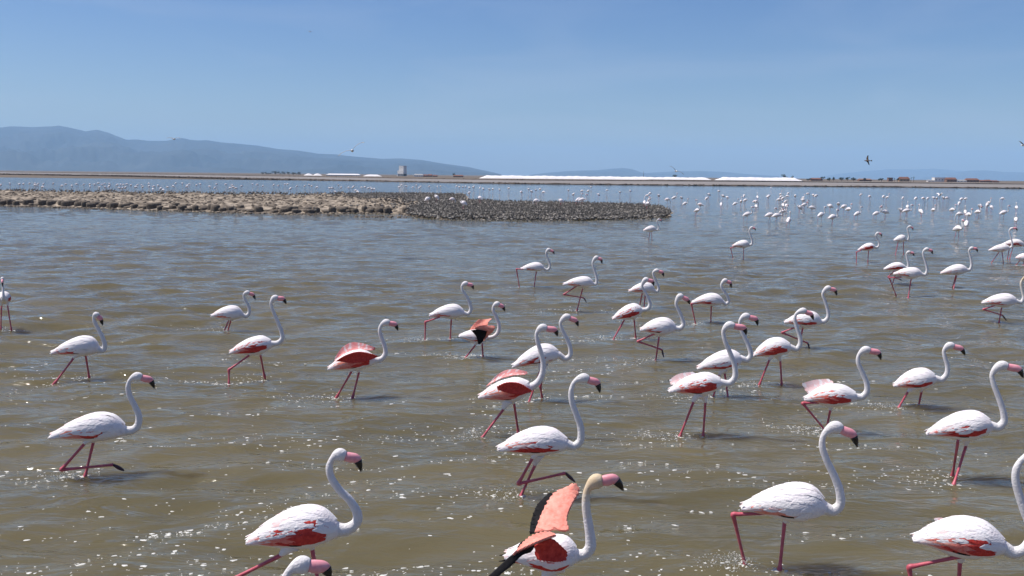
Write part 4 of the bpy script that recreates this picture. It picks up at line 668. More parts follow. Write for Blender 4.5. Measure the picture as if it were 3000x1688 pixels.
def build_water():
    inv = np.concatenate([np.linspace(1 / 2.6, 1 / 7.2, 60, endpoint=False), np.linspace(1 / 7.2, 1 / 430, 900)])
    ys = 1 / inv
    cols = 640
    ta = np.linspace(-0.86, 0.86, cols)
    Y = np.repeat(ys[:, None], cols, 1)
    X = Y * ta[None, :]
    dy = np.gradient(ys)[:, None] * np.ones((1, cols))
    Z = wave_h(X, Y, np.abs(dy))
    Z *= np.clip((430 - Y) / 60, 0, 1)
    for i, (fx, fy) in enumerate(FEET):
        if fy > 34: continue
        lam = .13 + .03 * (i % 3); rmax = 1.1 + .3 * (i % 2)
        r0 = np.searchsorted(-inv, -1 / max(fy - rmax, 2.7)); r1 = np.searchsorted(-inv, -1 / (fy + rmax))
        xs_, ys_ = X[r0:r1], Y[r0:r1]
        # the bird walks to the right: rings lag behind it
        R_ = np.hypot(xs_ - fx + .08, (ys_ - fy))
        att = np.exp(-(2 * math.pi / lam * np.abs(dy[r0:r1]) / 2.4) ** 2 * np.abs((ys_ - fy) / (R_ + .01)))
        Z[r0:r1] += np.where(R_ < rmax, .0055 * np.cos(R_ / lam * 2 * math.pi + i) * np.exp(-R_ / .42) * att * (1 - R_ / rmax), 0)
    r = len(ys)
    V = np.stack([X, Y, Z], -1).reshape(-1, 3)
    i = np.arange(r - 1)[:, None] * cols + np.arange(cols - 1)[None, :]
    Fq = np.stack([i, i + 1, i + cols + 1, i + cols], -1).reshape(-1, 4)
    me = bpy.data.meshes.new('water')
    me.vertices.add(len(V)); me.vertices.foreach_set('co', V.ravel().astype(np.float32))
    me.loops.add(len(Fq) * 4); me.loops.foreach_set('vertex_index', Fq.ravel().astype(np.int32))
    me.polygons.add(len(Fq)); me.polygons.foreach_set('loop_start', (np.arange(len(Fq)) * 4).astype(np.int32))
    me.polygons.foreach_set('loop_total', np.full(len(Fq), 4, dtype=np.int32))
    me.polygons.foreach_set('use_smooth', np.ones(len(Fq), dtype=bool))
    me.materials.append(M['water'])
    me.update(); me.validate()
    o = bpy.data.objects.new('water', me)
    COL.objects.link(o)
    return tag(o, 'rippled olive brown lagoon water', None, None, 'structure')
build_water()

# ------------------------------------------------------------------ ground sheets, dikes, land
g = mk('ground', [(-42000, -2500, -.75), (42000, -2500, -.75), (42000, 40000, -.75), (-42000, 40000, -.75)], [(0, 1, 2, 3)], [M['land']], smooth=False)
tag(g, 'lagoon bed and earth under everything', kind='structure')

def strip(name, A, Bq, z, m, label):
    """sheet between two polylines"""
    def res(Q, n_):
        Q = np.array(Q, float)
        L = np.concatenate([[0], np.cumsum(np.linalg.norm(np.diff(Q, axis=0), axis=1))])
        u = np.linspace(0, L[-1], n_)
        return np.stack([np.interp(u, L, Q[:, c]) for c in range(2)], 1)
    a = res(A, 80); b_ = res(Bq, 80)
    V = [(p[0], p[1], z) for p in a] + [(p[0], p[1], z) for p in b_]
    o = mk(name, V, [(i, i + 1, 81 + i, 80 + i) for i in range(79)], [m], smooth=False)
    return tag(o, label, kind='structure')
D1 = MISC['dike1']; D2 = MISC['dike2']
strip('salt_pan', D1, [(x * 1.0, y + 3) for x, y in D2], .06, M['flat'], 'pale brownish evaporation pan between the two dikes')
far_edge = [(-42000, 30000), (42000, 30000)]
# rising land behind the second dike
def land():
    xs = np.linspace(0, 1, 60)
    A = np.array(D2, float)
    L = np.concatenate([[0], np.cumsum(np.linalg.norm(np.diff(A, axis=0), axis=1))])
    u = np.linspace(0, L[-1], 120)
    a = np.stack([np.interp(u, L, A[:, c]) for c in range(2)], 1)
    V = []; Fc = []
    for j, t in enumerate((0, .01, .03, .06, .1, .3, 1)):
        for i, p in enumerate(a):
            q = p + p / np.linalg.norm(p) * (t * 26000)
            zz = .1 + (0.25 + 1.15 * min(max(q[0] / q[1] * 2.2, 0), 1)) * min(t / .01, 1)
            V.append((q[0], q[1], zz))
    for j in range(6):
        for i in range(119):
            q = j * 120 + i; Fc.append((q, q + 1, q + 121, q + 120))
    return tag(mk('far_shore', V, Fc, [M['land']], smooth=False), 'flat brown land of the far shore', kind='structure')
land()

def bank(name, line, w, h, m, label, jit=.12):
    Q = np.array(line, float)
    L = np.concatenate([[0], np.cumsum(np.linalg.norm(np.diff(Q, axis=0), axis=1))])
    n_ = int(L[-1] / 2.5)
    u = np.linspace(0, L[-1], n_)
    a = np.stack([np.interp(u, L, Q[:, c]) for c in range(2)], 1)
    prof = [(-w / 2, -.4), (-w / 2 * .8, h * .35), (-w / 4, h * .9), (0, h), (w / 4, h * .9), (w / 2, -.1)]
    V = []; Fc = []
    for i in range(n_):
        t = a[min(i + 1, n_ - 1)] - a[max(i - 1, 0)]; t /= np.linalg.norm(t)
        nr = np.array((-t[1], t[0]))
        for j, (o_, z) in enumerate(prof):
            q = a[i] + nr * (o_ + rng.normal(0, .15))
            V.append((q[0], q[1], z + (rng.normal(0, jit) if 0 < j < 5 else 0)))
    k = len(prof)
    for i in range(n_ - 1):
        for j in range(k - 1):
            q = i * k + j; Fc.append((q, q + k, q + k + 1, q + 1))
    return tag(mk(name, V, Fc, [m], smooth=False), label, kind='structure'), a
_, line1 = bank('near_dike', D1, 2.6, .42, M['bank'], 'low dark earth dike closing the lagoon')
_, line2 = bank('far_dike', D2, 3.5, .55, M['bank'], 'second earth dike beyond the evaporation pan', .08)

# scrub and stones along the dikes
sc = MB()
def clump(mb, x, y, z, r, h, n_=6, mi=0):
    V = [(x, y, z + h)]
    ring = []
    for lv, (rr, hh) in enumerate(((.75, .65), (1.0, .1))):
        for j in range(n_):
            a = 2 * math.pi * (j + .5 * lv) / n_
            q = r * rr * random.uniform(.7, 1.2)
            V.append((x + math.cos(a) * q, y + math.sin(a) * q, z + h * hh * random.uniform(.7, 1.2)))
    Fc = [(0, 1 + j, 1 + (j + 1) % n_) for j in range(n_)]
    for j in range(n_):
        a, b_ = 1 + j, 1 + (j + 1) % n_
        c_, d_ = 1 + n_ + j, 1 + n_ + (j + 1) % n_
        Fc += [(a, c_, d_), (a, d_, b_)]
    mb.add(V, Fc, mi)
for ln, num, hs in ((line1, 2600, .5), (line2, 900, .8)):
    for _i in range(num):
        i = random.randrange(len(ln))
        x, y = ln[i]
        if abs(x / y) > .75: continue
        dens = .5 + .5 * math.sin(i * .13) * math.sin(i * .037 + 1)
        if random.random() > dens + .25: continue
        hgt = hs * random.choice((.3, .4, .5, .6, .9, 1.1))
        clump(sc, x + random.uniform(-1.2, 1.2), y + random.uniform(-1.3, 1.0), .15, random.uniform(.2, .7), hgt, 5)
tag(sc.build('dike_scrub', [M['scrub']], smooth=False), 'dark scrub and stones along the dikes', kind='stuff')

# pale salt-crusted track in front of the right-hand shore
strip('salt_track', [(120, 870), (400, 880), (900, 890)], [(120, 900), (400, 925), (900, 940)], 1.02, M['saltband'], 'pale salt-crusted track before the right shore')

# ------------------------------------------------------------------ hills
def hill(name, label, prof, d, depth, seed):
    P = np.array(prof, float)
    r = np.random.default_rng(seed)
    nx = 360; ny = 46
    xs = np.linspace(P[0, 0], P[-1, 0], nx)
    ridge = np.interp(xs, P[:, 0], P[:, 1])
    ridge = np.maximum(ridge, 5)
    V = np.zeros((ny, nx, 3))
    # ridge and gully noise
    def fbm(x, y, s):
        z = np.zeros(np.broadcast(x, y).shape)
        rr = np.random.default_rng(s)
        for o in range(7):
            f = 2 ** o / 5200.0
            for _ in range(3):
                a = rr.uniform(0, 6.28); p = rr.uniform(0, 6.28)
                z += np.abs(np.sin((x * math.cos(a) + y * math.sin(a)) * f * 6.28 + p)) / 2 ** (o * .8)
        return z
    X, T_ = np.meshgrid(xs, np.linspace(0, 1, ny))
    Y = d - depth * (1 - T_ * 1.35)
    up_ = np.clip(T_ * 1.35, 0, 1)
    dn_ = np.clip((T_ * 1.35 - 1) / .35, 0, 1)
    sh = up_ ** 1.15 * (1 - dn_) 
    nz = fbm(X, Y, seed); nz = (nz - nz.mean()) / nz.std()
    Z = ridge[None, :] * sh * (1 + .16 * nz * (1 - up_) * 1.0 + .0 ) 
    # gullies on the slope
    Z += ridge[None, :] * .10 * nz * np.sin(up_ * math.pi)
    Z = np.minimum(Z, ridge[None, :] * (.15 + .85 * up_) * (Y / d) ** 0 )
    Z = np.where(np.abs(up_ - 1) < 1e-6, Z, Z)
    # scale so that the crest keeps its skyline from the viewpoint
    V[..., 0] = X * Y / d; V[..., 1] = Y; V[..., 2] = np.maximum(Z, 0) - 2
    i = np.arange(ny - 1)[:, None] * nx + np.arange(nx - 1)[None, :]
    Fq = np.stack([i, i + 1, i + nx + 1, i + nx], -1).reshape(-1, 4)
    o = mk(name, V.reshape(-1, 3), Fq.tolist(), [M['hill']])
    return tag(o, label, kind='structure')
hill('hill_range', 'long hazy mountain range descending to the right', MISC['range'], 14000, 5200, 3)
hill('middle_hill', 'low rounded hill behind the salt pile', MISC['mid'], 19000, 3200, 5)
hill('low_ridge', 'faint low ridge right of the rounded hill', MISC['mid2'], 21000, 3000, 6)
hill('far_ridge', 'very faint far ridge on the right', MISC['right'], 27000, 3500, 8)
hill('right_ridge', 'faint ridge at the right edge', MISC['right2'], 23000, 3200, 9)

# ------------------------------------------------------------------ haze
def haze():
    mh = bpy.data.materials.new('haze_air')
    mh.use_nodes = True
    nn = mh.node_tree
    nn.nodes.clear()
    o = nn.nodes.new('ShaderNodeOutputMaterial')
    v = nn.nodes.new('ShaderNodeVolumePrincipled')
    v.inputs['Color'].default_value = (0.44, 0.70, 1.0, 1)
    v.inputs['Density'].default_value = 0.000065
    v.inputs['Anisotropy'].default_value = 0.0
    nn.links.new(v.outputs['Volume'], o.inputs['Volume'])
    x0, x1, y0, y1, z0, z1 = -32000, 32000, -2000, 29000, -2, 900
    V = [(x, y, z) for x in (x0, x1) for y in (y0, y1) for z in (z0, z1)]
    ob = mk('haze', V, [(0, 1, 3, 2), (4, 6, 7, 5), (0, 4, 5, 1), (2, 3, 7, 6), (0, 2, 6, 4), (1, 5, 7, 3)], [mh], smooth=False)
    tag(ob, 'thin blue air haze', kind='stuff')
haze()

# ------------------------------------------------------------------ far shore things
def thing(name, label, cat, loc, group=None):
    o = bpy.data.objects.new(name, None); COL.objects.link(o); o.location = loc
    return tag(o, label, cat, group)
def landz(x, y):
    return .1 + .25 + 1.15 * min(max(x / y * 2.2, 0), 1)
def leafy(mb, c, r, n_, s):
    for _ in range(n_):
        while True:
            q = np.array([random.uniform(-1, 1) for _ in range(3)])
            if .15 < np.dot(q, q) < 1: break
        p = np.array(c) + q * r * np.array((1, 1, .8))
        a = np.array([random.gauss(0, 1) for _ in range(3)]); a /= np.linalg.norm(a)
        b_ = np.cross(a, [random.gauss(0, 1) for _ in range(3)]); b_ /= np.linalg.norm(b_)
        k = s * random.uniform(.6, 1.3)
        mb.add([p - a * k, p + b_ * k * .7, p + a * k, p - b_ * k * .7], [(0, 1, 2, 3)])
for kind, x, y, w, h, label, z in MISC['far_things']:
    gz = landz(x, y)
    if kind in ('tree', 'tree_row', 'mast', 'pile', 'heap', 'longheap') or True:
        h = (h + max(z - gz, -.5) if z > gz else h - 0) * (.85 if kind == 'pile' else 1)
        base = min(z, gz) if z < gz else gz
    if kind in ('tree', 'tree_row'):
        t = thing('tree', label, 'tree', (x, y, base), 'trees on the far shore')
        tr = MB(); palm = 'palm' in label
        tr.tube([(0, 0, -.3), (0, 0, h * .5), ((.5 if 'leaning' in label else 0), 0, h * .8)], [.22, .16, .08], [.22, .16, .08], 7)
        for a in range(3):
            q = a * 2.1
            tr.tube([(0, 0, h * .4), (math.cos(q) * w * .22, math.sin(q) * w * .2, h * .7)], [.1, .04], [.1, .04], 5)
        tr.build('trunk', [M['trunk']], parent=t)
        cr = MB()
        if palm:
            for j in range(16):
                a = j * 2.4; el = random.uniform(-.3, .9); R2 = w * .6
                p0 = np.array((.5 if 'leaning' in label else 0, 0, h * .78))
                for s_ in range(4):
                    f0, f1 = s_ / 4, (s_ + 1) / 4
                    def pt(f): return p0 + np.array((math.cos(a) * R2 * f, math.sin(a) * R2 * f, (el * f - .9 * f * f) * w * .45 + h * .12 * f))
                    sdv = np.array((-math.sin(a), math.cos(a), 0)) * .22 * (1 - f1 * .6)
                    cr.add([pt(f0) - sdv, pt(f1) - sdv * .7, pt(f1) + sdv * .7, pt(f0) + sdv], [(0, 1, 2, 3)])
        else:
            nb = 5 + int(w)
            for j in range(nb):
                fx = random.uniform(-.5, .5)
                r_ = max(.28 * min(h, w) * random.uniform(.7, 1.15), .5)
                top = h - r_ * .8
                zz = min(random.uniform(.35, 1.0) * h, top) * (1 - .35 * abs(fx) * 2 * random.random())
                leafy(cr, (fx * max(w - r_, .3), random.uniform(-.3, .3) * w, max(zz, r_ * .6)), r_, 46, .26)
        cr.build('crown', [M['tree']], parent=t, smooth=False)
    elif kind in ('heap', 'longheap', 'pile'):
        nx = max(int(w / 1.2), 10); ny = 10; dp = {'heap': 8, 'longheap': 12, 'pile': 22}[kind]
        V = []; Fc = []
        for j in range(ny):
            for i in range(nx):
                u = i / (nx - 1); v = j / (ny - 1)
                ex = min(u, 1 - u) * w
                ey = min(v, 1 - v) * dp
                if kind == 'heap': s_ = min(1, ex / (w * .42)) * min(1, ey / (dp * .5))
                else: s_ = min(1, ex / (h * 2.6), ey / (h * 1.2))
                zz = h * s_ * (1 + .04 * math.sin(i * .9) + .05 * math.sin(i * .23 + 1) * (kind == 'pile') + random.uniform(-.03, .03))
                V.append((w * (u - .5), dp * v, zz - .25))
        for j in range(ny - 1):
            for i in range(nx - 1):
                q = j * nx + i; Fc.append((q, q + 1, q + nx + 1, q + nx))
        o = mk('salt_pile', V, Fc, [M['salt']], loc=(x, y, base))
        tag(o, label, 'salt pile', 'salt piles on the shore')
    elif kind == 'mast':
        t = thing('mast', label, 'mast', (x, y, base), None)
        q = MB(); q.tube([(0, 0, 0), (0, 0, h * .6), (0, 0, h)], [.25, .18, .05], [.25, .18, .05], 6); q.build('pole', [M['window']], parent=t)
        q = MB(); q.box((0, 0, h * .72), (.7, .5, .5)); q.build('head', [M['wall_grey']], parent=t, smooth=False)
    elif kind == 'tower':
        t = thing('silo_tower', label, 'tower', (x, y, base - .2), None)
        t.rotation_euler = (0, 0, math.radians(-38))
        s = w * .98
        def pb(nm, c, d_, mt):
            q = MB(); q.box(c, d_); return q.build(nm, [mt], parent=t, smooth=False)
        pb('base', (0, 0, h * .12), (s * .82, 8, h * .24), M['window'])
        for i in range(5): pb('column', (-s * .38 + i * s * .19, -4.3, h * .12), (.7, .5, h * .24), M['wall_grey'])
        pb('lower_storey', (-s * .02, 0, h * .40), (s * .88, 8.4, h * .30), M['wall_pale'])
        pb('upper_storey', (s * .08, 0, h * .77), (s * .66, 7.6, h * .42), M['wall_pale'])
        pb('roof_slab', (s * .08, 0, h * .99), (s * .70, 8, h * .03), M['wall_grey'])
        pb('side_shaft', (s * .42, -1, h * .60), (s * .12, 5, h * .76), M['wall_grey'])
        for i in range(4): pb('window', (s * (-.16 + i * .15), -3.83, h * .80), (.8, .1, 1.0), M['window'])
        for i in range(4): pb('window', (s * (-.3 + i * .18), -4.23, h * .42), (.8, .1, 1.0), M['window'])
        pb('conveyor', (-s * .55, 0, h * .06), (s * .5, 2, h * .1), M['wall_grey'])
    else:
        nm = {'house': 'house', 'shed': 'shed', 'longshed': 'shed', 'warehouse': 'warehouse'}[kind]
        t = thing(nm, label, nm, (x, y, base - .1), 'buildings on the far shore')
        wallm = {'house': M['wall_brown'], 'shed': M['wall_pale'], 'longshed': M['wall_pale'], 'warehouse': M['wall_pale']}[kind]
        roofm = {'house': M['roof'], 'shed': M['roofgrey'], 'longshed': M['salt'], 'warehouse': M['wall_pale']}[kind]
        if 'ochre' in label: wallm = M['wall_ochre']
        if 'ruin' in label: roofm = M['wall_brown']
        dp = min(8, max(4, w * .5))
        flat = 'flat' in label or kind == 'warehouse'
        wh = h * (.93 if flat else .58)
        segs = [(0, w, 1.0)]
        if w > 18 and kind == 'house': segs = [(-w * .34, w * .28, .9), (-w * .02, w * .3, 1.0), (w * .33, w * .3, .8)]
        for cx, ww, hs_ in segs:
            q = MB(); q.box((cx, dp / 2, wh * hs_ / 2), (ww, dp, wh * hs_)); wl = q.build('wall', [wallm], parent=t, smooth=False)
            q = MB()
            if flat:
                q.box((cx, dp / 2, wh * hs_ + h * .03), (ww + .4, dp + .4, h * .07))
            else:
                z0 = wh * hs_ + .002; z1 = h * hs_; a = ww / 2 + .3
                V = [(cx - a, -.3, z0), (cx + a, -.3, z0), (cx + a, dp + .3, z0), (cx - a, dp + .3, z0), (cx - a * .85, dp / 2, z1), (cx + a * .85, dp / 2, z1)]
                q.add(V, [(0, 1, 5, 4), (2, 3, 4, 5), (1, 2, 5), (3, 0, 4), (3, 2, 1, 0)])
            rf = q.build('roof', [roofm], parent=t, smooth=False)
            nw_ = max(2, int(ww / 3))
            for i in range(nw_):
                xx = cx + ww * ((i + .5) / nw_ - .5)
                q = MB(); q.box((xx, -.03, wh * hs_ * .5), (.8, .1, min(1.0, wh * .4))); q.build('window', [M['window']], parent=t, smooth=False)
        if kind == 'house' and w < 14:
            q = MB(); q.box((w * .2, dp * .6, h * .95), (.6, .6, 1.0)); q.build('chimney', [M['wall_pale']], parent=t, smooth=False)

# ------------------------------------------------------------------ mud island
IP = np.array(MISC['isl_poly'])
def poly_dist(P, X, Y):
    """signed distance, positive inside"""
    n_ = len(P); dmin = np.full(X.shape, 1e9); ins = np.zeros(X.shape, bool)
    for i in range(n_):
        a = P[i]; b_ = P[(i + 1) % n_]
        ab = b_ - a
        t = np.clip(((X - a[0]) * ab[0] + (Y - a[1]) * ab[1]) / (ab @ ab), 0, 1)
        dmin = np.minimum(dmin, np.hypot(X - a[0] - t * ab[0], Y - a[1] - t * ab[1]))
        c_ = ((a[1] > Y) != (b_[1] > Y))
        xx = (b_[0] - a[0]) * (Y - a[1]) / (b_[1] - a[1] + 1e-12) + a[0]
        ins ^= (c_ & (X < xx))
    return np.where(ins, dmin, -dmin)
CP = np.array(MISC['chick_poly'])
_lp = rng.uniform(0, 6.28, (60, 3)); _lf = rng.uniform(.5, 3.6, 60)
def isl_h(X, Y):
    d = poly_dist(IP, X, Y)
    bx = X + .5 * np.sin(Y * 1.3) + .3 * np.sin(X * 3.1 + Y)
    z = .34 * np.clip((d + .1) / 1.1, 0, 1) ** .7
    lump = np.zeros_like(X)
    for i in range(60):
        a = _lp[i, 0]
        lump += np.sin((X * math.cos(a) + Y * math.sin(a)) * _lf[i] + _lp[i, 1]) / (6 + 2 * _lf[i])
    z = z + lump * .16 * np.clip(d / 1.5, 0, 1) + .06 * np.clip(np.abs(np.sin(bx * 2.2) * np.sin(Y * 1.7)) , 0, 1) * np.clip(d, 0, 1)
    cd = poly_dist(CP, X, Y)
    z = np.where(cd > 0, z * .45 + .02, z)
    # low apron of wet mud before the blocks
    ap = np.clip((d + 1.6) / 1.5, 0, 1) * .05
    return np.where(d < 0, ap - .05 - .4 * np.clip(-(d + 1.6), 0, 1), np.maximum(z, 0))
gx = np.arange(-89, 19, .36); gy = np.arange(66, 156, .5)
GX, GY = np.meshgrid(gx, gy)
GZ = isl_h(GX, GY)
dd = poly_dist(IP, GX, GY)
keep = dd > -2.4
idx = -np.ones(GX.shape, int); idx[keep] = np.arange(keep.sum())
V = np.stack([GX[keep], GY[keep], GZ[keep]], 1)
a = idx[:-1, :-1]; b_ = idx[:-1, 1:]; c_ = idx[1:, 1:]; d_ = idx[1:, :-1]
ok = (a >= 0) & (b_ >= 0) & (c_ >= 0) & (d_ >= 0)
island = mk('island', V, np.stack([a[ok], b_[ok], c_[ok], d_[ok]], 1).tolist(), [M['guano']])
tag(island, 'long low island of pale dried mud in the lagoon', kind='structure')

# mud blocks: six shapes shared by the copies
def block_mesh(seed):
    r = random.Random(seed)
    mb = MB(); n_ = 9
    prof = [(.0, 1.0), (.55, 1.02), (.88, .93), (1.0, .62), (.95, .25), (1.06, -.3)]
    V = []
    off = [r.uniform(.78, 1.2) for _ in range(n_)]
    for rr, hh in prof[1:]:
        for j in range(n_):
            a = 2 * math.pi * j / n_
            V.append((math.cos(a) * rr * off[j] + r.uniform(-.06, .06), math.sin(a) * rr * off[j] * .8 + r.uniform(-.06, .06), hh + r.uniform(-.06, .06)))
    V.append((0, 0, 1.02))
    Fc = []
    for i in range(4):
        for j in range(n_):
            a, b_ = i * n_ + j, i * n_ + (j + 1) % n_
            Fc.append((a, a + n_, b_ + n_, b_))
    top = len(V) - 1
    for j in range(n_): Fc.append((top, j, (j + 1) % n_))
    return mk('mud_block', V, Fc, [M['rock']], link=False)
BM = [block_mesh(s) for s in range(8)]
front = IP[12:]   # the front edge from the right tip to the left
def along(P, step):
    L = np.concatenate([[0], np.cumsum(np.linalg.norm(np.diff(P, axis=0), axis=1))])
    u = np.arange(0, L[-1], step)
    return np.stack([np.interp(u, L, P[:, c]) for c in range(2)], 1)
fl = along(front, .8)
nblk = 0
for i, (x, y) in enumerate(fl):
    in_chick = x > -9.5
    if x < -62: continue
    if in_chick and random.random() < .6: continue
    for row in ((0,) if in_chick else (0, 1)):
        if row and random.random() < .45: continue
        o = bpy.data.objects.new('mud_block', random.choice(BM)); COL.objects.link(o); o.parent = island
        s_ = random.uniform(.34, .62) * (.55 if in_chick else 1)
        o.location = (x + random.uniform(-.25, .25), y + .25 + row * .95 + random.uniform(-.25, .4), -.02)
        hh = random.choice((.3, .42, .5, .58, .64)) * (.45 if in_chick else 1)
        o.scale = (s_, s_ * random.uniform(.8, 1.1), hh)
        o.rotation_euler = (random.uniform(-.1, .1), random.uniform(-.1, .1), random.uniform(0, 6.28))
        nblk += 1
print('blocks', nblk)
# crumbs and small lumps: uncountable
cr = MB()
def lump(mb, x, y, z, r, h, mi=0): clump(mb, x, y, z, r, h, 6, mi)
for i in range(1500):
    x, y = fl[random.randrange(len(fl))]
    if x > -9 and random.random() < .6: continue
    k = random.uniform(.06, .22)
    lump(cr, x + random.uniform(-.6, .6), y - random.uniform(-.3, 1.3), -.04, k, k * random.uniform(.5, .9), random.choice((0, 0, 1)))
for x, y in MISC['crumb']:
    for _ in range(5):
        k = random.uniform(.1, .25)
        lump(cr, x + random.uniform(-.9, .9), y + random.uniform(-.5, .5), -.05, k, k * .8, 0)
tag(cr.build('mud_crumbs', [M['rock'], M['guano']], smooth=False), 'crumbled mud lumps along the waterline of the island', kind='stuff')
nm_ = MB()
cnt = 0
while cnt < 2600:
    x = random.uniform(-86, 0); y = random.uniform(78, 140)
    dI = poly_dist(IP, np.array([x]), np.array([y]))[0]
    if dI < .8 or poly_dist(CP, np.array([x]), np.array([y]))[0] > 0: continue
    z = float(isl_h(np.array([x]), np.array([y]))[0])
    k = random.uniform(.16, .34)
    lump(nm_, x, y, z - .06, k, random.uniform(.10, .26), 0 if random.random() < .8 else 1); cnt += 1
tag(nm_.build('nest_mounds', [M['guano'], M['rock']], smooth=False), 'worn mud nest mounds covering the top of the island', kind='stuff')

# ------------------------------------------------------------------ flamingo chicks
def chick_mesh(seed, crouch=False):
    r = random.Random(seed); mb = MB()
    h = r.uniform(.17, .23)
    pts = [(-.15, 0, h - .02), (-.08, 0, h + .01), (.0, 0, h + .03), (.07, 0, h + .04), (.12, 0, h + .07)]
    rad = [.02, .075, .095, .075, .035]
    nk = [(.15, 0, h + .13), (.14, 0, h + .20), (.155, 0, h + .235), (.19, 0, h + .225), (.225, 0, h + .19)]
    rn = [.026, .022, .032, .024, .008]
    if crouch:
        nk = [(.16, 0, h + .08), (.17, 0, h + .12), (.19, 0, h + .13), (.22, 0, h + .10), (.24, 0, h + .06)]
    R = rad + rn
    mb.tube(pts + nk, R, [q * .85 for q in R], 6)
    for s in (-.04, .04): mb.tube([(0, s, h), (.01, s, -.05)], [.014, .01], [.014, .01], 3, cap=False)
    return mb
CH = [chick_mesh(s, s % 3 == 0) for s in range(6)]
CHM = [c.build('chick', [M['chick'] if i % 3 else M['chick2']], link=False) for i, c in enumerate(CH)]
cand = []
# packed creche
y = CP[:, 1].min()
while y < CP[:, 1].max():
    step = .24 + (y - 68) * .0035
    x = -27.0
    while x < 17.5:
        xx = x + random.uniform(-.09, .09); yy = y + random.uniform(-.12, .12)
        cand.append((xx, yy)); x += step * random.uniform(.85, 1.25)
    y += .30 + (y - 68) * .006
A = np.array(cand)
dc = poly_dist(CP, A[:, 0], A[:, 1])
B2 = np.stack([rng.uniform(-34, -5, 1500), rng.uniform(76, 125, 1500)], 1)
d2 = poly_dist(CP, B2[:, 0], B2[:, 1]); i2 = poly_dist(IP, B2[:, 0], B2[:, 1])
B2 = B2[(d2 < 0) & (i2 > .4) & (rng.random(1500) < np.exp(d2 / 2.2))]
jag = .9 * np.sin(A[:, 1] * .9) * np.sin(A[:, 1] * .37 + A[:, 0]) + .5
keepA = (dc > .02) & ((A[:, 0] > -4) | (dc + rng.uniform(-.6, .9, len(A)) > jag * .8))
A = np.vstack([A[keepA], B2])
# loose ones along the back edge of the island
ext = []
back = along(np.vstack([IP[0:5], IP[5:6]]), .45)
for x, y in back:
    for _ in range(5):
        if random.random() < (.85 if x > -60 else .6): ext.append((x + random.uniform(-.3, .3), y - abs(random.gauss(0, 1.6)) - .2))
A = np.vstack([A, np.array(ext)])
Z = isl_h(A[:, 0], A[:, 1]) - .01
order = np.argsort(np.hypot(A[:, 0], A[:, 1]))
print('chicks', len(A))
CHV = [np.array(c.V) for c in CH]
SV = []; SF = []; SM = []; off = 0
for rank, q in enumerate(order):
    x, y = A[q]; z = Z[q]; k = random.randrange(6); rz = random.choice((0, math.pi)) + random.gauss(0, .9); s_ = random.uniform(.9, 1.2)
    if rank < 300:
        o = bpy.data.objects.new('chick', CHM[k]); COL.objects.link(o)
        o.location = (x, y, z); o.rotation_euler = (0, 0, rz); o.scale = (s_,) * 3
        tag(o, 'grey downy flamingo chick in the packed front edge of the creche', 'chick', 'grey chicks packed at the waterline')
    else:
        c, s = math.cos(rz) * s_, math.sin(rz) * s_
        v = CHV[k]
        SV.append(np.stack([v[:, 0] * c - v[:, 1] * s + x, v[:, 0] * s + v[:, 1] * c + y, v[:, 2] * s_ + z], 1))
        mi = 0 if k % 3 else 1
        for f in CH[k].F:
            SF.append(tuple(i + off for i in f)); SM.append(mi)
        off += len(v)
SV = np.vstack(SV)
o = mk('chick_crowd', SV, SF, [M['chick'], M['chick2']], SM)
tag(o, 'dense mass of grey flamingo chicks covering the right half of the island', 'chicks', None, 'stuff')

# two dark young birds standing in the shallows before the island
for (x, y), lb in (((-16.9, 78.4 - 3.2), 'dark young bird standing in the shallows below the silo tower'), ((-24.2, 76.5), 'dark young bird standing in open water in front of the pale mud blocks')):
    o = bpy.data.objects.new('chick', CHM[2]); COL.objects.link(o)
    o.location = (x, y, .12); o.scale = (1.15, 1.15, 1.3); o.rotation_euler = (0, 0, 2.6)
    tag(o, lb, 'chick')

# ------------------------------------------------------------------ flamingos
for d in NEAR:
    if 'seen from the front' in d['label']:
        d['T'] = [-.40, 0, .62]; d['B'] = [-.06, 0, .80]; d['rb'] = .16
        d['neck'] = [[.2, 0, .80], [.27, 0, .84], [.26, 0, .95], [.22, 0, 1.08], [.2, 0, 1.22]]
        d['head'] = [[.25, 0, 1.34], [.36, 0, 1.27], [.40, 0, 1.14]]
        d['legs'] = [['s', [[-.05, -.07, .6], [-.08, -.12, 0]]], ['s', [[.0, .07, .6], [.03, .12, 0]]]]
        d['rot'] = math.radians(-62)
    make_near(d)

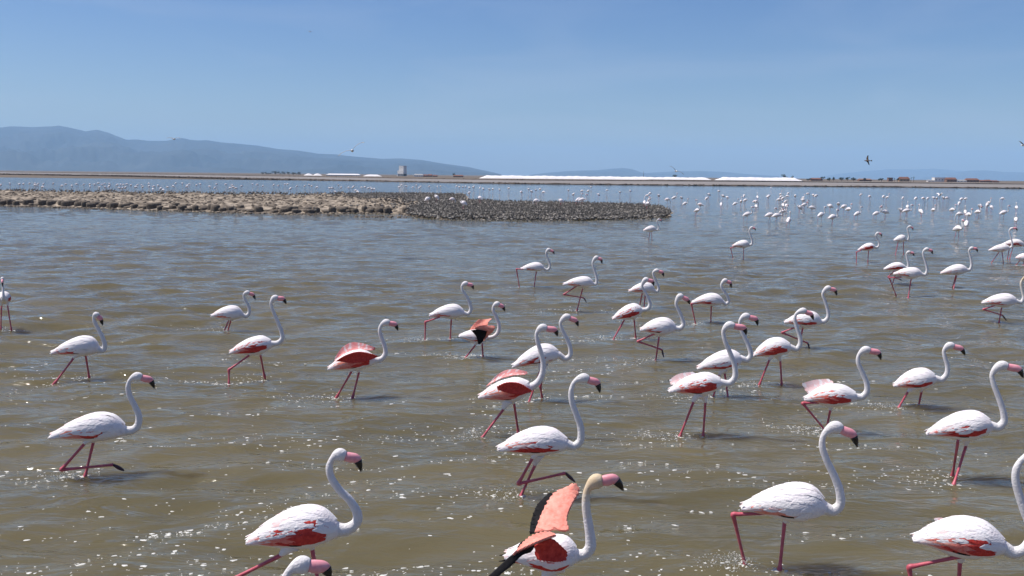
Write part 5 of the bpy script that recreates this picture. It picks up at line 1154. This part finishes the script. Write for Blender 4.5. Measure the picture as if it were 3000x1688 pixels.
def pose(T, B_, nk, hd, legs, rb=.15, red=(110, 125, .5)):
    f = lambda p: [p[0], 0 if len(p) < 3 else p[2], p[1]]
    return {'T': f(T), 'B': f(B_), 'rb': rb, 'neck': [f(p) for p in nk], 'head': [f(p) for p in hd], 'red': red,
            'legs': [(k, [[p[0], s, p[1]] for p in q]) for (k, q), s in zip(legs, (-.05, .05))], 'pos': (0, 90)}
upn = [(.22, .80), (.29, .79), (.35, .86), (.34, .98), (.29, 1.10), (.26, 1.20)]
POSES = {
 'up1': pose((-.42, .66), (-.05, .80), upn, [(.31, 1.27), (.42, 1.24), (.455, 1.15)], [('s', [(-.08, .58), (-.22, 0)]), ('s', [(.0, .58), (.04, 0)])], red=(80, 110, .3)),
 'up2': pose((-.40, .62), (-.03, .80), [(.2, .84), (.27, .86), (.31, .95), (.28, 1.08), (.24, 1.2), (.23, 1.28)], [(.28, 1.35), (.38, 1.33), (.43, 1.25)], [('s', [(-.04, .58), (-.05, 0)]), ('b', [(-.1, .6), (-.3, .5), (-.26, 0)])], red=(110, 125, .5)),
 'ball': pose((-.30, .62), (-.04, .80), [(.15, .82), (.21, .84), (.20, .91), (.13, .95), (.04, .94), (-.02, .93)], [(-.07, .91), (-.12, .90), (-.16, .87)], [('s', [(-.04, .6), (-.05, 0)]), ('s', [(.0, .6), (.02, 0)])], .172),
 'ball2': pose((-.38, .70), (-.06, .80), [(.18, .76), (.25, .66), (.28, .48), (.28, .3), (.27, .18)], [(.28, .09), (.3, .0), (.26, -.06)], [('s', [(-.06, .6), (-.1, 0)]), ('s', [(.0, .6), (.05, 0)])], .16),
 'ball3': pose((-.26, .55), (-.03, .80), [(.13, .84), (.19, .88), (.18, .96), (.10, .99), (.02, .96)], [(-.04, .93), (-.08, .89), (-.1, .85)], [('s', [(-.03, .6), (-.02, 0)]), ('s', [(.0, .6), (.03, 0)])], .165),
}
FARM = {}
FM_ALL = [M['white'], M['neck'], M['tan'], M['leg'], M['foot'], M['bill'], M['billtip'], M['red'], M['pinkred'], M['pink'], M['black'], M['palepink']]
WMAP = {0: 0, 1: 7, 2: 8, 3: 9, 4: 10, 5: 11}
for nm, p in POSES.items():
    q = flamingo_parts(p, 0)
    mb = MB()
    mb.add(q['body'].V, [], 0); mb.F += q['body'].F; mb.m += q['body'].m
    mb.add(q['beak'].V, q['beak'].F, 5); mb.add(q['beak_tip'].V, q['beak_tip'].F, 6)
    for side, w, fe in q['wings']:
        o_ = len(mb.V); mb.V.extend(w.V)
        for f, mi in zip(w.F, w.m): mb.F.append(tuple(i + o_ for i in f)); mb.m.append(WMAP[mi])
    FARM[nm] = mb
# spread-wing version
mb = MB(); mb.V = list(FARM['up1'].V); mb.F = list(FARM['up1'].F); mb.m = list(FARM['up1'].m)
for s in (-1, 1):
    a = [(.12, s * .1, .9), (.16, s * .45, 1.18), (.0, s * .8, 1.2)]; b_ = [(-.2, s * .1, .88), (-.22, s * .45, 1.1), (-.16, s * .8, 1.12)]
    V = a + b_; V2 = [(x, y, z - .02) for x, y, z in V]
    mb.add(V + V2, [(0, 1, 4, 3), (1, 2, 5, 4), (6, 9, 10, 7), (7, 10, 11, 8), (0, 6, 7, 1), (1, 7, 8, 2), (3, 4, 10, 9), (4, 5, 11, 10), (2, 8, 11, 5)], 0)
FARM['wings'] = mb
FMESH = {k: v.build('flamingo', FM_ALL, link=False) for k, v in FARM.items()}

MARKS = [(-50, 'the left edge of the sky'), (90, 'the mountain left shoulder'), (170, 'the highest mountain summit'), (285, 'the pointed second summit'), (390, 'the mountain saddle'),
 (510, 'the gull at the ridge'), (590, 'the falling mountain ridge'), (665, 'the lone dike shrub'), (740, 'the tree clump left end'), (815, 'the dark tree clump'), (920, 'the peaked salt heaps'), (985, 'the long white shed'), (1035, 'the arched-wing gull'),
 (1090, 'the long low salt heap'), (1178, 'the silo tower'), (1240, 'the long brown shed'), (1340, 'the red-roofed farmhouse'), (1420, 'the great salt pile left end'), (1510, 'the great salt pile left part'), (1640, 'the rounded hill left flank'), (1740, 'the rounded hill left slope'),
 (1820, 'the rounded hill top'), (1885, 'the thin mast'), (1975, 'the bush over the salt pile'), (2040, 'the great salt pile right end'), (2100, 'the notch between salt piles'), (2160, 'the second salt pile left part'), (2230, 'the second salt pile middle'),
 (2297, 'the dome-shaped tree'), (2355, 'the second salt pile right end'), (2410, 'the brown-roofed house'), (2435, 'the slim shore trees'), (2485, 'the twin trees'), (2540, 'the dark flying bird'), (2582, 'the wide shore bush'), (2612, 'the small red house'), (2655, 'the large red house'),
 (2680, 'the palm-like trees'), (2760, 'the pale warehouse'), (2785, 'the brown-red building'), (2820, 'the long low whitish shed'), (2860, 'the wide red-roofed house'), (2920, 'the last reddish buildings'), (3000, 'the right edge of the sky')]
info = []
for x, y, typ, px in FAR:
    isl = typ.endswith('I'); t0 = typ.replace('I', '')
    k = min(range(len(MARKS)), key=lambda i: abs(MARKS[i][0] - px))
    info.append([x, y, t0, isl, k, px])
ORD = ['nearest', 'second nearest', 'third nearest', 'fourth nearest', 'fifth nearest', 'sixth nearest', 'seventh nearest', 'eighth nearest', 'ninth nearest', 'tenth nearest', 'eleventh nearest', 'twelfth nearest', 'thirteenth nearest'] + ['next farther'] * 30
groups = {}
for it in info: groups.setdefault((it[2], it[3], it[4]), []).append(it)
WORD = {'ball': 'white flamingo, head hidden', 'front': 'upright white flamingo', 'right': 'right-facing white flamingo', 'left': 'left-facing white flamingo', 'wings': 'spread-winged white flamingo'}
for key, L in groups.items():
    L.sort(key=lambda it: math.hypot(it[0], it[1]))
    for i, (x, y, t0, isl, k, px) in enumerate(L):
        w = WORD[t0]
        where = ('on the chick island' if isl else 'wading') + ' below ' + MARKS[k][1]
        if len(L) > 1:
            w = ('farthest ' if i == len(L) - 1 else ORD[i] + ' ') + w.replace(', head', ' with head')
        r = random.Random(px * 7 + int(y))
        if t0 == 'ball':
            me = FMESH[r.choice(('ball', 'ball', 'ball3', 'ball3', 'ball2') if px > 900 else ('ball', 'ball2', 'ball2', 'ball3'))]; rz = r.choice((0, math.pi)) + r.gauss(0, .5)
            if px < 900: rz = r.gauss(0, .35) + r.choice((0, 0, math.pi))
        elif t0 == 'front':
            me = FMESH[r.choice(('up1', 'up2'))]; rz = r.choice((-1, 1)) * math.radians(r.uniform(60, 95))
        else:
            me = FMESH[r.choice(('up1', 'up2'))] if t0 != 'wings' else FMESH['wings']
            rz = (math.pi if t0 == 'left' else 0) + r.gauss(0, .2)
        o = bpy.data.objects.new('flamingo', me); COL.objects.link(o)
        zz = float(isl_h(np.array([x]), np.array([y]))[0]) if isl else 0
        o.location = (x, y, zz - (.0 if isl else .28)); o.rotation_euler = (0, 0, rz)
        s_ = r.uniform(1.0, 1.18); o.scale = (s_, s_ * 1.1, s_)
        tag(o, w + ', ' + where, 'flamingo', FLOCK)

# ------------------------------------------------------------------ birds in the air
for pos, span, roll, kind, label in MISC['gulls']:
    t = thing('gull' if kind == 'gull' else 'flying_bird', label, 'gull' if kind == 'gull' else 'bird', pos)
    t.rotation_euler = (0, roll, random.uniform(-.3, .3) + (.6 if kind == 'dark' else 0))
    m_ = M['gull'] if kind == 'gull' else M['brownbird']; mw = M['gullgrey'] if kind == 'gull' else M['brownbird']
    q = MB(); P_, R_2 = spline([(0, -.24, 0), (0, -.12, 0), (0, .02, .0), (0, .14, .01), (0, .2, .01), (0, .25, 0)], [(.012,), (.045,), (.065,), (.045,), (.035,), (.008,)], 3)
    q.tube(P_, R_2[:, 0], R_2[:, 0], 8, side=(1, 0, 0)); q.build('body', [m_], parent=t)
    q = MB(); q.add([(0, -.2, .0), (-.07, -.36, 0), (.07, -.36, 0), (0, -.2, .012), (-.07, -.36, .01), (.07, -.36, .01)], [(0, 1, 2), (3, 5, 4), (0, 3, 4, 1), (1, 4, 5, 2), (2, 5, 3, 0)]); q.build('tail', [m_], parent=t, smooth=False)
    for s in (-1, 1):
        q = MB(); h_ = span / 2
        lift = .45 if kind == 'gull' else .9
        ln = [(0, 0.06, .02), (.35, .12, .35 * lift), (.7, .05, .42 * lift), (1, -.08, .22 * lift)]
        ch = [.17, .16, .11, .015]
        V = []
        for (u, yy, zz), c2 in zip(ln, ch):
            V += [(s * u * h_, yy, zz * h_ + .012), (s * u * h_, yy - c2, zz * h_ + .0), (s * u * h_, yy - c2 * .4, zz * h_ + .024)]
        Fc = []
        for i in range(3):
            b0 = i * 3
            Fc += [(b0, b0 + 3, b0 + 5, b0 + 2), (b0 + 2, b0 + 5, b0 + 4, b0 + 1), (b0 + 1, b0 + 4, b0 + 3, b0)]
        q.add(V, Fc); wo = q.build('wing', [mw], parent=t)
        q = MB(); (u, yy, zz) = ln[3]; (u2, y2, z2) = (.82, .0, .36 * lift)
        q.tube([(s * u2 * h_, y2, z2 * h_ + .012), (s * u * h_ * 1.04, yy - .02, zz * h_)], [.012, .003], [.035, .004], 6, side=(0, 1, 0)); q.build('wing_tip', [M['black']], parent=wo)

# ------------------------------------------------------------------ foam and splashes
fo = MB()
def fleck(x, y, r):
    z = wave_pt(x, y) + .002
    n_ = 8
    e = random.uniform(1.0, 2.2); rot = random.gauss(.1, .4)
    V = [(x, y, z + r * .22)]
    for j in range(n_):
        a = 2 * math.pi * j / n_
        q = r * random.uniform(.45, 1.35)
        px_, py_ = math.cos(a) * q * e, math.sin(a) * q
        V.append((x + px_ * math.cos(rot) - py_ * math.sin(rot), y + px_ * math.sin(rot) + py_ * math.cos(rot), z - .002))
    fo.add(V, [(0, 1 + j, 1 + (j + 1) % n_) for j in range(n_)])
feet = []
for d in NEAR:
    c, s = math.cos(d['rot']), math.sin(d['rot'])
    for kind, L in d['legs']:
        if kind == 'r': continue
        p = L[-1]
        feet.append((d['pos'][0] + p[0] * c - p[1] * s, d['pos'][1] + p[0] * s + p[1] * c))
for fx, fy in feet:
    nf = int(60 * random.uniform(.3, 1.2) * (1 if fy < 25 else .35))
    tx = random.uniform(.5, 1.7)
    for _ in range(nf):
        u = random.expovariate(1.2)
        fleck(fx - u * tx * random.uniform(.2, 1) + random.gauss(0, .08), fy + random.gauss(0, .10 + .09 * u), random.uniform(.004, .013))
    for _ in range(14 if fy < 25 else 5):
        a = random.uniform(0, 6.28); q = random.uniform(.03, .07)
        fleck(fx + math.cos(a) * q, fy + math.sin(a) * q, random.uniform(.006, .013))
# drifting patches of froth, denser in the lower left
for _ in range(180):
    y = 6.8 + 11 * random.random() ** 1.5
    x = y * random.uniform(-.62, .6)
    if (x > 0 or y > 12) and random.random() < .5: continue
    n_ = random.randrange(6, 34); w_ = random.uniform(.2, .8); sl = random.gauss(.22, .12) * (1 if x < 1.5 else -.6)
    for _ in range(n_):
        u = random.gauss(0, w_)
        fleck(x + u, y + u * sl + random.gauss(0, w_ * .16), min(.0032 * math.exp(random.expovariate(1.2)), .020))
tag(fo.build('foam', [M['foam']], smooth=True), 'small white froth flecks drifting on the water', kind='stuff')

sp = MB()
def drop(x, y, z, r):
    V = [(x, y, z + r), (x + r, y, z), (x, y + r, z), (x - r, y, z), (x, y - r, z), (x, y, z - r)]
    sp.add(V, [(0, 1, 2), (0, 2, 3), (0, 3, 4), (0, 4, 1), (5, 2, 1), (5, 3, 2), (5, 4, 3), (5, 1, 4)])
def splash(x, y, w, h, n_, dx=0):
    for _ in range(n_):
        a = random.uniform(0, 6.28); u = random.random() ** .7
        drop(x + math.cos(a) * w * u + dx * u * random.random(), y + math.sin(a) * w * u * .7, wave_pt(x, y) + h * (1 - u) * random.random() + .004, random.choice((.0025, .003, .004, .005, .007)))
SPL = [(6, .3, .12, 90), (17, .22, .14, 90), (20, .3, .22, 260), (22, .3, .12, 200), (24, .25, .08, 120), (25, .22, .2, 160), (27, .2, .06, 60), (29, .15, .1, 50), (12, .2, .06, 60), (0, .3, .05, 80), (18, .3, .05, 80)]
for i, w_, h_, n_ in SPL:
    d = NEAR[i]; c, s = math.cos(d['rot']), math.sin(d['rot'])
    L = d['legs'][0][1][-1] if d['legs'][0][0] != 'r' else d['legs'][1][1][-1]
    splash(d['pos'][0] + L[0] * c - L[1] * s - .1, d['pos'][1] + L[0] * s + L[1] * c, w_, h_, n_, -.15)
tag(sp.build('water_splash', [M['foam']]), 'droplets thrown up by the wading legs', kind='stuff')
